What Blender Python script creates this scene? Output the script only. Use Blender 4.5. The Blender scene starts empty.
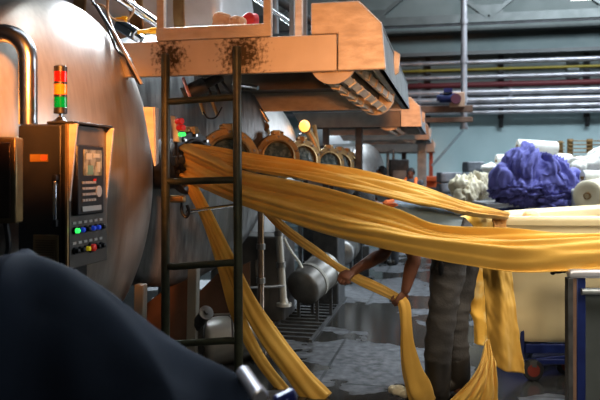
import bpy, bmesh, math, random
from mathutils import Vector, Matrix, noise
random.seed(7)
V = Vector
C_, S_ = math.cos(math.radians(12.2)), math.sin(math.radians(12.2))
F_ = 690.0
scene = bpy.context.scene
COL = scene.collection

def P(px, py, d):
    """world point seen at photograph pixel (px,py) at depth d metres"""
    l = (px - 300.0) / F_ * d
    return V((C_ * l - S_ * d, S_ * l + C_ * d, 1.5 + (170.0 - py) / F_ * d))

def onY(px, py, Y):
    k = (px - 300.0) / F_
    d = Y / (S_ * k + C_)
    return P(px, py, d)

def floorpt(px, py, z=0.0):
    d = F_ * (1.5 - z) / (py - 170.0)
    return P(px, py, d)

RIGHT = V((C_, S_, 0)); FWD = V((-S_, C_, 0)); UP = V((0, 0, 1))

# ------------------------------------------------------------------ materials
MATS = {}
def mat(name, col, rough=0.5, metal=0.0, col2=None, nscale=6.0, stretch=(1, 1, 1), bump=0.0, bscale=None,
        rvar=0.0, contrast=(0.35, 0.65), emit=None, estr=0.0, trans=0.0, spec=0.5, sheen=0.0, detail=5.0, alpha=1.0):
    if name in MATS: return MATS[name]
    m = bpy.data.materials.new(name); m.use_nodes = True
    nt = m.node_tree; b = nt.nodes['Principled BSDF']
    b.inputs['Base Color'].default_value = (*col, 1)
    b.inputs['Roughness'].default_value = rough
    b.inputs['Metallic'].default_value = metal
    b.inputs['Specular IOR Level'].default_value = spec
    if sheen: b.inputs['Sheen Weight'].default_value = sheen
    if trans: b.inputs['Transmission Weight'].default_value = trans
    if alpha < 1: b.inputs['Alpha'].default_value = alpha
    tc = nt.nodes.new('ShaderNodeTexCoord')
    mp = nt.nodes.new('ShaderNodeMapping'); mp.inputs['Scale'].default_value = stretch
    nt.links.new(tc.outputs['Object'], mp.inputs['Vector'])
    nz = nt.nodes.new('ShaderNodeTexNoise'); nz.inputs['Scale'].default_value = nscale; nz.inputs['Detail'].default_value = detail
    nt.links.new(mp.outputs[0], nz.inputs['Vector'])
    if col2 is not None:
        r = nt.nodes.new('ShaderNodeValToRGB')
        r.color_ramp.elements[0].position = contrast[0]; r.color_ramp.elements[0].color = (*col, 1)
        r.color_ramp.elements[1].position = contrast[1]; r.color_ramp.elements[1].color = (*col2, 1)
        nt.links.new(nz.outputs['Fac'], r.inputs['Fac']); nt.links.new(r.outputs['Color'], b.inputs['Base Color'])
    if rvar:
        mr = nt.nodes.new('ShaderNodeMapRange')
        mr.inputs['From Min'].default_value = 0.3; mr.inputs['From Max'].default_value = 0.7
        mr.inputs['To Min'].default_value = max(0.02, rough - rvar); mr.inputs['To Max'].default_value = min(1, rough + rvar)
        nt.links.new(nz.outputs['Fac'], mr.inputs['Value']); nt.links.new(mr.outputs[0], b.inputs['Roughness'])
    if bump:
        nb = nt.nodes.new('ShaderNodeTexNoise'); nb.inputs['Scale'].default_value = bscale or nscale * 4; nb.inputs['Detail'].default_value = 4
        nt.links.new(mp.outputs[0], nb.inputs['Vector'])
        bp = nt.nodes.new('ShaderNodeBump'); bp.inputs['Strength'].default_value = bump; bp.inputs['Distance'].default_value = 0.02
        nt.links.new(nb.outputs['Fac'], bp.inputs['Height']); nt.links.new(bp.outputs[0], b.inputs['Normal'])
    if emit:
        b.inputs['Emission Color'].default_value = (*emit, 1); b.inputs['Emission Strength'].default_value = estr
    MATS[name] = m
    return m

BR = (0.6, 0.6, 0.04)
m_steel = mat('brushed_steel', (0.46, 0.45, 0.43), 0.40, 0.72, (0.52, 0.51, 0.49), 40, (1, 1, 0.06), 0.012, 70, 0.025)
m_steel_near = mat('near_brushed_steel', (0.42, 0.385, 0.35), 0.36, 0.55, (0.48, 0.445, 0.40), 40, (1, 1, 0.06), 0.012, 70, 0.03)  # warm tint in the base colour stands in for orange lamp light
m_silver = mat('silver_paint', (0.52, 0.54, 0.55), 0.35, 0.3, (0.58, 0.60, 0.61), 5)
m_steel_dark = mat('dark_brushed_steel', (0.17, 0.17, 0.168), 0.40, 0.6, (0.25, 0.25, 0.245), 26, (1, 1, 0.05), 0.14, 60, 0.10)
m_steel_worn = mat('worn_steel', (0.42, 0.41, 0.40), 0.35, 0.9, (0.25, 0.24, 0.23), 5, (1, 1, 1), 0.05, 30, 0.1)
m_plate = mat('platform_steel', (0.60, 0.55, 0.50), 0.55, 0.35, (0.50, 0.45, 0.40), 9, (1, 1, 2.5), 0.12, 45, 0.08)
m_plate_grey = mat('grey_steel_plate', (0.22, 0.24, 0.25), 0.5, 0.5, (0.30, 0.32, 0.33), 7, (1, 1, 1), 0.1, 40)
m_under = mat('underside_steel', (0.16, 0.14, 0.12), 0.6, 0.3, (0.10, 0.09, 0.08), 5)
m_ladder = mat('ladder_paint', (0.058, 0.066, 0.042), 0.45, 0.2, (0.036, 0.040, 0.027), 12, bump=0.15, bscale=50)
m_cab = mat('cabinet_charcoal', (0.018, 0.018, 0.019), 0.5, 0.0, (0.028, 0.026, 0.025), 9, (1, 1, 1), 0.05, 60, 0.08)
m_panel = mat('panel_grey', (0.11, 0.10, 0.09), 0.42, 0.4, (0.14, 0.125, 0.11), 12, rvar=0.05)
m_black = mat('black_plastic', (0.018, 0.018, 0.02), 0.4)
m_rubber = mat('black_rubber', (0.02, 0.02, 0.022), 0.55)
m_screen = mat('screen_glass', (0.16, 0.15, 0.11), 0.12, 0, (0.30, 0.28, 0.21), 22, contrast=(0.45, 0.55), emit=(0.45, 0.42, 0.28), estr=0.05)
m_scr_blk = mat('screen_block', (0.45, 0.43, 0.34), 0.2)
m_scr_grn = mat('screen_green_block', (0.18, 0.30, 0.24), 0.2)
m_key = mat('key_grey', (0.42, 0.40, 0.37), 0.5)
m_red = mat('red_lens', (0.35, 0.01, 0.008), 0.15, emit=(0.9, 0.03, 0.01), estr=0.05)
m_amber = mat('amber_lens', (0.7, 0.20, 0.015), 0.15, emit=(1, 0.3, 0.02), estr=0.08)
m_green = mat('green_lens', (0.0, 0.20, 0.06), 0.15, emit=(0.0, 0.5, 0.12), estr=0.06)
m_btn_red = mat('button_red', (0.55, 0.02, 0.015), 0.35, emit=(1, 0.04, 0.02), estr=0.10)
m_btn_green = mat('button_green', (0.05, 0.8, 0.1), 0.35, emit=(0.05, 1, 0.15), estr=1.2)
m_btn_blue = mat('button_blue', (0.03, 0.08, 0.55), 0.35, emit=(0.03, 0.1, 0.8), estr=0.2)
m_btn_yel = mat('button_yellow', (0.75, 0.6, 0.02), 0.35, emit=(0.8, 0.6, 0.02), estr=0.2)
m_chrome = mat('chrome', (0.75, 0.77, 0.8), 0.15, 1.0)
m_copper = mat('gilded_bronze', (0.42, 0.30, 0.15), 0.42, 0.75, (0.30, 0.20, 0.10), 9, bump=0.08, bscale=60)
m_glass_dark = mat('port_glass', (0.05, 0.07, 0.07), 0.15, 0.0, (0.13, 0.16, 0.155), 22, bump=.25, bscale=30, spec=0.8, contrast=(.45, .62))
m_inside = mat('port_interior', (0.012, 0.01, 0.009), 0.8)
m_vent = mat('vent_tan', (0.30, 0.21, 0.10), 0.55)
m_tag = mat('amber_label', (0.30, 0.16, 0.03), 0.4, 0, (0.24, 0.12, 0.02), 30)
m_tag2 = mat('amber_label_red', (0.6, 0.10, 0.03), 0.4)
m_cable = mat('cable_black', (0.02, 0.018, 0.017), 0.5)
m_cable_tan = mat('cable_tan', (0.38, 0.25, 0.13), 0.55)
m_yellow = mat('yellow_paint', (0.75, 0.42, 0.02), 0.45)
m_gold = mat('yellow_fabric', (0.62, 0.355, 0.068), 0.72, 0, (0.69, 0.415, 0.09), 4, (1, 1, 1), 0.06, 240, sheen=0.15)
m_gold_lt = mat('pale_yellow_fabric', (0.70, 0.44, 0.12), 0.75, 0, (0.74, 0.50, 0.17), 4, (1, 1, 1), 0.06, 240, sheen=0.25)
m_navy = mat('navy_cloth', (0.007, 0.011, 0.020), 0.85, 0, (0.012, 0.018, 0.031), 4, bump=0.1, bscale=200, spec=.2)
m_purple = mat('purple_cloth', (0.115, 0.112, 0.33), 0.85, 0, (0.165, 0.16, 0.43), 5, bump=0.2, bscale=60, sheen=0.1)
m_white = mat('white_cloth', (0.62, 0.60, 0.54), 0.85, 0, (0.74, 0.72, 0.66), 6, bump=0.2, bscale=60)
m_cream_cloth = mat('cream_cloth', (0.60, 0.53, 0.38), 0.85, 0, (0.70, 0.63, 0.48), 6, bump=0.2, bscale=60)
m_bale = mat('grey_wrap', (0.11, 0.12, 0.135), 0.5, 0, (0.18, 0.19, 0.21), 5, bump=0.3, bscale=18)
m_wood = mat('pallet_wood', (0.36, 0.24, 0.11), 0.8, 0, (0.25, 0.16, 0.07), 8, (1, 1, 8), 0.2)
m_cream = mat('cream_fibreglass', (0.66, 0.54, 0.31), 0.42, 0, (0.72, 0.60, 0.37), 3, bump=0.03, bscale=14)
m_blue = mat('blue_paint', (0.007, 0.014, 0.075), 0.42, 0.1, (0.012, 0.024, 0.11), 8)
m_blue_lt = mat('bright_blue_paint', (0.012, 0.018, 0.12), 0.4)
m_smoke = mat('smoked_sheet', (0.07, 0.08, 0.08), 0.30, 0.2, (0.09, 0.10, 0.10), 4)
m_skin = mat('skin_brown', (0.17, 0.072, 0.042), 0.48, 0, (0.21, 0.095, 0.058), 14, bump=0.06, bscale=90)
m_hair = mat('hair_black', (0.012, 0.010, 0.009), 0.5, bump=0.5, bscale=120)
m_shirt = mat('grey_shirt', (0.21, 0.275, 0.33), 0.8, 0, (0.26, 0.33, 0.385), 5, bump=0.15, bscale=70, sheen=0.15)
m_trouser = mat('grey_trousers', (0.056, 0.051, 0.048), 0.85, 0, (0.076, 0.07, 0.066), 6, bump=0.2, bscale=70)
m_boot = mat('boot_brown', (0.030, 0.026, 0.022), 0.42, 0, (0.05, 0.042, 0.035), 10)
m_orange = mat('orange_cloth', (0.80, 0.16, 0.03), 0.7, 0, (0.85, 0.22, 0.04), 6)
m_vest = mat('vest_dark', (0.06, 0.065, 0.075), 0.8)
m_pipe_white = mat('pipe_galvanised', (0.62, 0.62, 0.66), 0.35, 0.6, (0.45, 0.44, 0.46), 3)
m_pipe_red = mat('pipe_red', (0.16, 0.03, 0.035), 0.5)
m_pipe_grey = mat('pipe_grey', (0.20, 0.21, 0.21), 0.5, 0.3)
m_truss = mat('truss_grey', (0.12, 0.135, 0.13), 0.7, 0, (0.16, 0.175, 0.17), 4)
m_rust = mat('rust_brown', (0.20, 0.125, 0.09), 0.65, 0.3, (0.14, 0.085, 0.06), 6, bump=0.1)
m_red_metal = mat('red_oxide_paint', (0.32, 0.06, 0.03), 0.5)
m_reddish = mat('orange_machine_paint', (0.62, 0.13, 0.03), 0.5, 0, (0.45, 0.08, 0.02), 4)
m_brick = mat('brown_plinth', (0.13, 0.07, 0.045), 0.7, 0.2, (0.09, 0.05, 0.03), 5)
m_soot = mat('grey_mechanism', (0.05, 0.051, 0.053), 0.5, 0.3, (0.085, 0.085, 0.085), 12)
m_tan_bundle = mat('tan_cloth', (0.42, 0.26, 0.15), 0.8)
m_red_cloth = mat('red_cloth', (0.35, 0.02, 0.025), 0.6)
m_slat = mat('reel_slat', (0.66, 0.62, 0.55), 0.5, 0.2, (0.46, 0.42, 0.36), 10)
m_lamp = mat('lamp_glow', (1, 1, 1), 0.5, emit=(0.95, 1.0, 0.95), estr=6)
m_lamp_warm = mat('warm_lamp_glow', (1, 0.7, 0.3), 0.5, emit=(1.0, 0.42, 0.07), estr=1.8)

# ------------------------------------------------------------------ mesh builder
def basis(ax):
    ax = V(ax).normalized()
    h = UP if abs(ax.z) < 0.95 else V((1, 0, 0))
    a = h.cross(ax).normalized(); b = ax.cross(a).normalized()
    return a, b, ax

def catmull(pts, n):
    pts = [V(p) for p in pts]
    if len(pts) == 2:
        return [pts[0].lerp(pts[1], i / n) for i in range(n + 1)]
    out = []
    seg = len(pts) - 1
    for i in range(n + 1):
        t = i / n * seg; k = min(int(t), seg - 1); u = t - k
        p0 = pts[k - 1] if k > 0 else pts[0] * 2 - pts[1]
        p1, p2 = pts[k], pts[k + 1]
        p3 = pts[k + 2] if k + 2 <= seg else pts[seg] * 2 - pts[seg - 1]
        out.append(0.5 * ((2 * p1) + (p2 - p0) * u + (2 * p0 - 5 * p1 + 4 * p2 - p3) * u * u + (3 * p1 - p0 - 3 * p2 + p3) * u ** 3))
    return out

class MB:
    def __init__(s): s.bm = bmesh.new()
    def face(s, vs):
        try: return s.bm.faces.new(vs)
        except ValueError: return None
    def box(s, c, size, rot=None):
        c = V(c); sx, sy, sz = [k / 2 for k in size]
        vs = []
        for x in (-sx, sx):
            for y in (-sy, sy):
                for z in (-sz, sz):
                    p = V((x, y, z))
                    if rot is not None: p = rot @ p
                    vs.append(s.bm.verts.new(c + p))
        for f in ((0, 1, 3, 2), (4, 6, 7, 5), (0, 4, 5, 1), (2, 3, 7, 6), (0, 2, 6, 4), (1, 5, 7, 3)):
            s.face([vs[i] for i in f])
        return s
    def bar(s, p0, p1, w, h, up=UP):
        p0, p1 = V(p0), V(p1); ax = (p1 - p0); L = ax.length; ax.normalize()
        if abs(ax.dot(V(up))) > 0.98: up = V((0, 1, 0))
        a = V(up).cross(ax).normalized(); b = ax.cross(a)
        R = Matrix((a, b, ax)).transposed()
        return s.box((p0 + p1) / 2, (w, h, L), R)
    def prism(s, poly, vec):
        vec = V(vec)
        a = [s.bm.verts.new(V(p)) for p in poly]; b = [s.bm.verts.new(V(p) + vec) for p in poly]
        s.face(a); s.face(b[::-1]); n = len(a)
        for i in range(n): s.face([a[i], b[i], b[(i + 1) % n], a[(i + 1) % n]])
        return s
    def lathe(s, o, axis, prof, seg=32, cap0=True, cap1=True):
        o = V(o); a, b, ax = basis(axis)
        rings = []
        for t, r in prof:
            if r < 1e-5: rings.append([s.bm.verts.new(o + ax * t)])
            else: rings.append([s.bm.verts.new(o + ax * t + (a * math.cos(2 * math.pi * i / seg) + b * math.sin(2 * math.pi * i / seg)) * r) for i in range(seg)])
        for r0, r1 in zip(rings, rings[1:]):
            for i in range(seg):
                j = (i + 1) % seg
                if len(r0) == 1 and len(r1) == 1: continue
                if len(r0) == 1: s.face([r0[0], r1[i], r1[j]])
                elif len(r1) == 1: s.face([r0[i], r0[j], r1[0]])
                else: s.face([r0[i], r0[j], r1[j], r1[i]])
        if cap0 and len(rings[0]) > 1: s.face(rings[0][::-1])
        if cap1 and len(rings[-1]) > 1: s.face(rings[-1])
        return s
    def cyl(s, p0, p1, r, r1=None, seg=16):
        p0, p1 = V(p0), V(p1)
        return s.lathe(p0, p1 - p0, [(0, r), ((p1 - p0).length, r if r1 is None else r1)], seg)
    def tube(s, pts, r, seg=10, n=None, rads=None):
        if n: pts = catmull(pts, n)
        pts = [V(p) for p in pts]
        rings = []; a = None
        for i, p in enumerate(pts):
            t = (pts[min(i + 1, len(pts) - 1)] - pts[max(i - 1, 0)]).normalized()
            if a is None: a = basis(t)[0]
            a = (a - t * a.dot(t)).normalized(); b = t.cross(a)
            rr = r if rads is None else rads[i]
            rings.append([s.bm.verts.new(p + (a * math.cos(2 * math.pi * k / seg) + b * math.sin(2 * math.pi * k / seg)) * rr) for k in range(seg)])
        for r0, r1 in zip(rings, rings[1:]):
            for k in range(seg): s.face([r0[k], r0[(k + 1) % seg], r1[(k + 1) % seg], r1[k]])
        s.face(rings[0][::-1]); s.face(rings[-1])
        return s
    def sphere(s, c, r, sub=2, scale=(1, 1, 1), rot=None):
        M = Matrix.Translation(V(c)) @ (rot.to_4x4() if rot is not None else Matrix()) @ Matrix.Diagonal((r * scale[0], r * scale[1], r * scale[2], 1))
        bmesh.ops.create_icosphere(s.bm, subdivisions=sub, radius=1, matrix=M)
        return s
    def rings(s, rings, cap=True):
        R = [[s.bm.verts.new(V(p)) for p in r] for r in rings]
        n = len(R[0])
        for r0, r1 in zip(R, R[1:]):
            for k in range(n): s.face([r0[k], r0[(k + 1) % n], r1[(k + 1) % n], r1[k]])
        if cap: s.face(R[0][::-1]); s.face(R[-1])
        return s
    def loft(s, secs, seg=20):
        """secs: (centre, side vector, other vector) ellipse half-axes"""
        return s.rings([[V(c) + V(a) * math.cos(2 * math.pi * k / seg) + V(b) * math.sin(2 * math.pi * k / seg) for k in range(seg)] for c, a, b in secs])
    def grid(s, fn, nu, nv, closed_u=False):
        vs = [[s.bm.verts.new(fn(i / nu, j / nv)) for j in range(nv + 1)] for i in range(nu + 1)]
        for i in range(nu):
            for j in range(nv): s.face([vs[i][j], vs[i + 1][j], vs[i + 1][j + 1], vs[i][j + 1]])
        return s
    def build(s, name, m, parent=None, smooth=40, bevel=0.0, solid=0.0, bseg=2):
        bmesh.ops.recalc_face_normals(s.bm, faces=s.bm.faces[:])
        off = V((0, 0, 0)); p = parent
        while p is not None: off += p.location; p = p.parent
        bmesh.ops.translate(s.bm, verts=s.bm.verts[:], vec=-off)
        me = bpy.data.meshes.new(name); s.bm.to_mesh(me); s.bm.free()
        me.materials.append(m)
        if smooth:
            me.polygons.foreach_set('use_smooth', [True] * len(me.polygons))
            if smooth < 180: me.set_sharp_from_angle(angle=math.radians(smooth))
        o = bpy.data.objects.new(name, me); COL.objects.link(o)
        if parent is not None: o.parent = parent
        if bevel:
            bv = o.modifiers.new('edge', 'BEVEL'); bv.width = bevel; bv.segments = bseg; bv.limit_method = 'ANGLE'; bv.angle_limit = math.radians(40)
        if solid:
            sd = o.modifiers.new('thick', 'SOLIDIFY'); sd.thickness = solid; sd.offset = 0
        return o

def bake(o, mods):
    """apply modifiers given as (type, dict) to a new plain mesh"""
    for t, kw in mods:
        md = o.modifiers.new(t, t)
        for k, v in kw.items(): setattr(md, k, v)
    dg = bpy.context.evaluated_depsgraph_get(); dg.update()
    me = bpy.data.meshes.new_from_object(o.evaluated_get(dg))
    old = o.data; o.modifiers.clear(); o.data = me
    if not me.materials: me.materials.append(old.materials[0])
    me.polygons.foreach_set('use_smooth', [True] * len(me.polygons))
    bpy.data.meshes.remove(old)
    return o

def tag(o, label, cat, group=None, kind=None):
    if label: o['label'] = label
    if cat: o['category'] = cat
    if group: o['group'] = group
    if kind: o['kind'] = kind
    return o
def thing(name, label, cat, loc, group=None):
    o = bpy.data.objects.new(name, None); COL.objects.link(o); o.location = V(loc); o.empty_display_size = 0.1
    return tag(o, label, cat, group)
def struct(o): o['kind'] = 'structure'; return o

# ------------------------------------------------------------------ setting
def concrete():
    m = bpy.data.materials.new('wet_concrete'); m.use_nodes = True; nt = m.node_tree; b = nt.nodes['Principled BSDF']
    N = nt.nodes.new; L = nt.links.new
    tc = N('ShaderNodeTexCoord')
    n1 = N('ShaderNodeTexNoise'); n1.inputs['Scale'].default_value = 0.85; n1.inputs['Detail'].default_value = 4; n1.inputs['Roughness'].default_value = 0.55
    mpp = N('ShaderNodeMapping'); mpp.inputs['Location'].default_value = (0.35, 1.1, 0)
    L(tc.outputs['Object'], mpp.inputs[0]); L(mpp.outputs[0], n1.inputs['Vector'])
    n2 = N('ShaderNodeTexNoise'); n2.inputs['Scale'].default_value = 14; n2.inputs['Detail'].default_value = 8
    L(tc.outputs['Object'], n2.inputs['Vector'])
    wet = N('ShaderNodeMapRange'); wet.inputs['From Min'].default_value = 0.475; wet.inputs['From Max'].default_value = 0.50
    L(n1.outputs['Fac'], wet.inputs['Value'])
    dry = N('ShaderNodeValToRGB'); dry.color_ramp.elements[0].color = (0.040, 0.042, 0.046, 1); dry.color_ramp.elements[1].color = (0.16, 0.163, 0.172, 1)
    dry.color_ramp.elements[0].position = 0.3; dry.color_ramp.elements[1].position = 0.7
    L(n2.outputs['Fac'], dry.inputs['Fac'])
    # slab joints
    br = N('ShaderNodeTexBrick'); br.offset = 0; br.inputs['Scale'].default_value = 1.0
    br.inputs['Brick Width'].default_value = 0.9; br.inputs['Row Height'].default_value = 1.6; br.inputs['Mortar Size'].default_value = 0.012
    br.inputs['Color1'].default_value = (1, 1, 1, 1); br.inputs['Color2'].default_value = (0.88, 0.88, 0.88, 1); br.inputs['Mortar'].default_value = (0.35, 0.35, 0.35, 1)
    L(tc.outputs['Object'], br.inputs['Vector'])
    mul = N('ShaderNodeMix'); mul.data_type = 'RGBA'; mul.blend_type = 'MULTIPLY'; mul.inputs[0].default_value = 1
    L(dry.outputs['Color'], mul.inputs[6]); L(br.outputs['Color'], mul.inputs[7])
    mix = N('ShaderNodeMix'); mix.data_type = 'RGBA'; mix.inputs[7].default_value = (0.035, 0.033, 0.030, 1)
    L(wet.outputs[0], mix.inputs[0]); L(mul.outputs[2], mix.inputs[6]); L(mix.outputs[2], b.inputs['Base Color'])
    rr = N('ShaderNodeMapRange'); rr.inputs['To Min'].default_value = 0.5; rr.inputs['To Max'].default_value = 0.15
    L(wet.outputs[0], rr.inputs['Value']); L(rr.outputs[0], b.inputs['Roughness'])
    bp = N('ShaderNodeBump'); bp.inputs['Distance'].default_value = 0.01
    inv = N('ShaderNodeMapRange'); inv.inputs['To Min'].default_value = 0.35; inv.inputs['To Max'].default_value = 0.03
    L(wet.outputs[0], inv.inputs['Value']); L(inv.outputs[0], bp.inputs['Strength']); L(n2.outputs['Fac'], bp.inputs['Height']); L(bp.outputs[0], b.inputs['Normal'])
    return m
WALL_Y = 22.0
f = MB(); f.box((0, 9, -0.1), (32, 30, 0.2)); struct(f.build('floor', concrete(), smooth=0))
m_wall = mat('wall_blue_paint', (0.50, 0.66, 0.68), 0.8, 0, (0.56, 0.72, 0.74), 1.5)
m_wall_up = mat('wall_upper_grey', (0.19, 0.22, 0.21), 0.85, 0, (0.24, 0.27, 0.26), 1.2)
f = MB(); f.box((0, WALL_Y + 0.1, 1.7), (32, 0.2, 3.4)); struct(f.build('wall_back', m_wall, smooth=0))
f = MB(); f.box((0, WALL_Y + 0.1, 6.2), (32, 0.2, 5.6)); struct(f.build('wall_back_upper', m_wall_up, smooth=0))
m_ceil = mat('ceiling_dark', (0.07, 0.08, 0.08), 0.9, 0, (0.10, 0.11, 0.11), 2)
f = MB(); f.box((0, 9, 9.1), (32, 30, 0.2)); struct(f.build('ceiling', m_ceil, smooth=0))
m_wleft = mat('wall_left_grey', (0.10, 0.11, 0.11), 0.9, 0, (0.14, 0.15, 0.15), 2)
f = MB(); f.box((-9.1, 9, 4.5), (0.2, 30, 9)); struct(f.build('wall_left', m_wleft, smooth=0))

def wz(y, Y=WALL_Y - 0.3, px=510): return onY(px, y, Y).z
# pale ledge band and dark beams along the wall
f = MB(); f.box((0, WALL_Y - 0.12, (wz(36) + wz(50)) / 2), (31.9, 0.24, wz(36) - wz(50))); struct(f.build('trim_1', mat('ledge_teal', (0.22, 0.28, 0.28), 0.75, 0, (0.26, 0.32, 0.32), 2), smooth=0))
f = MB(); f.box((0, WALL_Y - 0.2, wz(52)), (31.9, 0.4, 0.11)); struct(f.build('trim_2', m_pipe_grey, smooth=0))
f = MB(); f.box((0, WALL_Y - 0.25, wz(29)), (31.9, 0.5, 0.09)); struct(f.build('trim_3', m_truss, smooth=0))
# roof truss in front of the wall
def truss(Y, name):
    m = MB(); z0, z1 = wz(17, Y), wz(-30, Y)
    m.box((2, Y, z0), (22, 0.15, 0.22)); m.box((2, Y, z1), (22, 0.15, 0.2))
    x = -8.0
    while x < 12:
        m.bar((x, Y, z0), (x + 1.5, Y, z1), 0.16, 0.10); m.bar((x + 3.0, Y, z0), (x + 1.5, Y, z1), 0.16, 0.10)
        m.box((x, Y - 0.03, z0 + 0.16), (0.7, 0.05, 0.35)); x += 3.0
    struct(m.build(name, m_truss, smooth=0))
truss(18.5, 'trim_4')

# ------------------------------------------------------------------ wall pipes
pipe_spec = [(21, 0.075, m_pipe_white, 'long pale pink-grey pipe high on the wall above the pale ledge', 0.9),
             (61, 0.075, m_pipe_white, 'galvanised pipe running directly above the yellow pipe', 0.3),
             (68.5, 0.045, mat('pipe_yellow_dull', (.34, .27, .05), .5), 'thin yellow pipe along the far wall', 0.3),
             (76, 0.07, m_pipe_white, 'galvanised pipe running between the yellow and the dark red pipes', 0.3),
             (84, 0.085, m_pipe_red, 'dark red pipe along the far wall', 0.3),
             (91.5, 0.10, m_pipe_white, 'galvanised pipe running directly under the dark red pipe', 0.3),
             (99.5, 0.10, m_pipe_white, 'thick galvanised pipe second below the dark red pipe', 0.3),
             (106, 0.07, m_pipe_white, 'galvanised pipe second from the lowest on the far wall', 0.3),
             (112, 0.07, m_pipe_white, 'lowest galvanised pipe above the pale blue wall paint', 0.3)]
for y, r, mm, lab, off in pipe_spec:
    Y = WALL_Y - off - 0.05; z = wz(y, Y)
    m = MB(); m.tube([(-8, Y, z), (15, Y, z)], r, 10)
    for k in range(8):
        xk = -6.3 + k * 2.7; m.cyl((xk - .05, Y, z), (xk + .05, Y, z), r * 1.3, seg=10)
    tag(m.build('wall_pipe', mm), lab, 'pipe', 'pipes along the far wall')
for i, px in enumerate((428, 501, 587)):
    c = onY(px, 80, WALL_Y - 0.12)
    m = MB(); zt, zb = wz(52), wz(118)
    m.box((c.x, WALL_Y - 0.06, (zt + zb) / 2), (0.16, 0.12, zt - zb))
    m.prism([(c.x - .06, WALL_Y - .12, zb), (c.x - .06, WALL_Y - .12, zb - .28), (c.x - .06, WALL_Y - .30, zb)], (0.12, 0, 0))
    tag(m.build('pipe_mount', m_soot, bevel=0.01), ['dark steel pipe bracket nearest the machines on the far wall', 'dark steel pipe bracket above the purple cloth heap', 'dark steel pipe bracket above the wooden pallets'][i], 'bracket', 'pipe brackets on the far wall')
# electrical box on wall behind the pipes
c = onY(573, 70, WALL_Y - .08); m = MB(); m.box(c, (0.34, 0.16, 0.55)); tag(m.build('wall_box', mat('pale_box', (0.38, 0.42, 0.42), 0.6), bevel=0.02), 'pale grey box fixed to the wall behind the pipes', 'wall box')
# tall vertical pipe
tv = onY(464, 100, 17.25)
m = MB(); m.cyl((tv.x, 17.25, wz(128, 17.0)), (tv.x, 17.25, 8.98), 0.075, seg=12)
for y in (20, 60, 100): m.cyl((tv.x, 17.25, wz(y, 17)), (tv.x, 17.25, wz(y, 17) + .12), 0.095, seg=12)
m.cyl((tv.x, 17.25, wz(128, 17.0)), (tv.x + .0, 17.25, wz(128, 17.0) + 0.06), 0.10, seg=12)
tag(m.build('vertical_pipe', m_pipe_white), 'tall pale vertical pipe hanging from the roof beside the hoist', 'pipe')
# diagonal grey bar from that pipe down
# hoist on a runway beam
t = thing('overhead_hoist', 'rusty brown overhead beam carrying a small blue electric hoist motor', 'hoist', (tv.x - .5, 17.0, wz(108, 17)))
m = MB(); z = wz(108, 17)
a = onY(428, 108, 17.0)
m.box(((a.x + tv.x) / 2 - .7, 17.0, z), (abs(tv.x - a.x) + 1.8, 0.16, 0.16)); m.box(((a.x + tv.x) / 2 - .7, 17.0, z - .26), (abs(tv.x - a.x) + 1.8, 0.16, 0.12)); m.build('beam', m_rust, t, smooth=0, bevel=.01)
c = onY(457, 100, 16.9); m = MB(); m.box(c, (0.36, 0.22, 0.36)); m.build('mount_plate', mat('hoist_plate', (.40, .26, .18), .6), t, bevel=.02)
c = onY(448, 98, 16.8); m = MB(); m.cyl(c - V((.20, 0, 0)), c + V((.20, 0, 0)), 0.11, seg=18); m.cyl(c + V((-.26, 0, 0)), c + V((-.20, 0, 0)), 0.07, seg=18)
m.box(c + V((0, -.05, .17)), (.2, .18, .1)); m.build('motor', m_blue, t)
c = onY(456, 99, 16.72); m = MB(); m.cyl(c - V((0, .1, 0)), c + V((0, .1, 0)), 0.12, seg=18); m.build('motor_end', mat('motor_maroon', (.10, .03, .05), .5), t)
m = MB(); m.bar(onY(463, 130, 17.05), onY(432, 166, 17.05), 0.12, 0.06)  # plain grey bar slanting down from the vertical pipe
m.build('diagonal_bar', mat('bar_grey', (.17, .22, .24), .7), t)

# ------------------------------------------------------------------ dyeing vessels
def head_profile(R, L, depth, kn=0.16, back=True):
    """shell from -L to 0 then torispherical dish"""
    pr = []
    if back: pr += [(-L - depth * .8, 0.0), (-L - depth * .7, R * .5), (-L - depth * .3, R * .87), (-L, R)]
    else: pr += [(-L, R)]
    pr += [(0.0, R)]
    if kn is None:      # ellipsoidal dished end
        for i in range(1, 31):
            a = i / 30 * math.pi / 2; pr.append((depth * math.sin(a), R * math.cos(a) if i < 30 else 0.0))
        return pr
    k = R * kn
    for i in range(1, 9):
        a = i / 8 * math.radians(68)
        pr.append((k * math.sin(a), R - k + k * math.cos(a)))
    t0, r0 = pr[-1]
    n = 14
    for i in range(1, n + 1):
        u = i / n; r = r0 * (1 - u)
        pr.append((t0 + (depth - t0) * (1 - (r / r0) ** 2), r))
    return pr

def vessel(name, label, c, n, R, L, depth, m, legs=True, bands=(), group='big horizontal dyeing vessels', seg=72, kn=.16):
    c = V(c); n = V(n).normalized()
    t = thing(name, label, 'tank', (c.x, c.y, 0), group)
    b = MB(); b.lathe(c, n, head_profile(R, L, depth, kn), seg); b.build('vessel_shell', m, t, smooth=30)
    for s, w in bands:
        b = MB(); b.lathe(c + n * s, n, [(-w / 2, R - .01), (-w / 2, R + .025), (w / 2, R + .025), (w / 2, R - .01)], seg, False, False); b.build('band', m_copper, t)
    if legs:
        side = UP.cross(n).normalized()
        for s in (-1, 1):
            q = c - n * (L * .5) + side * (s * R * .62)
            zt = c.z - R * math.sqrt(1 - .62 ** 2) + .06
            b = MB(); b.box((q.x, q.y, zt / 2), (0.14, 0.14, zt)); b.box((q.x, q.y, 0.012), (.26, .26, .024)); b.build('leg', m_plate_grey, t, bevel=.01)
    return t

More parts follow.
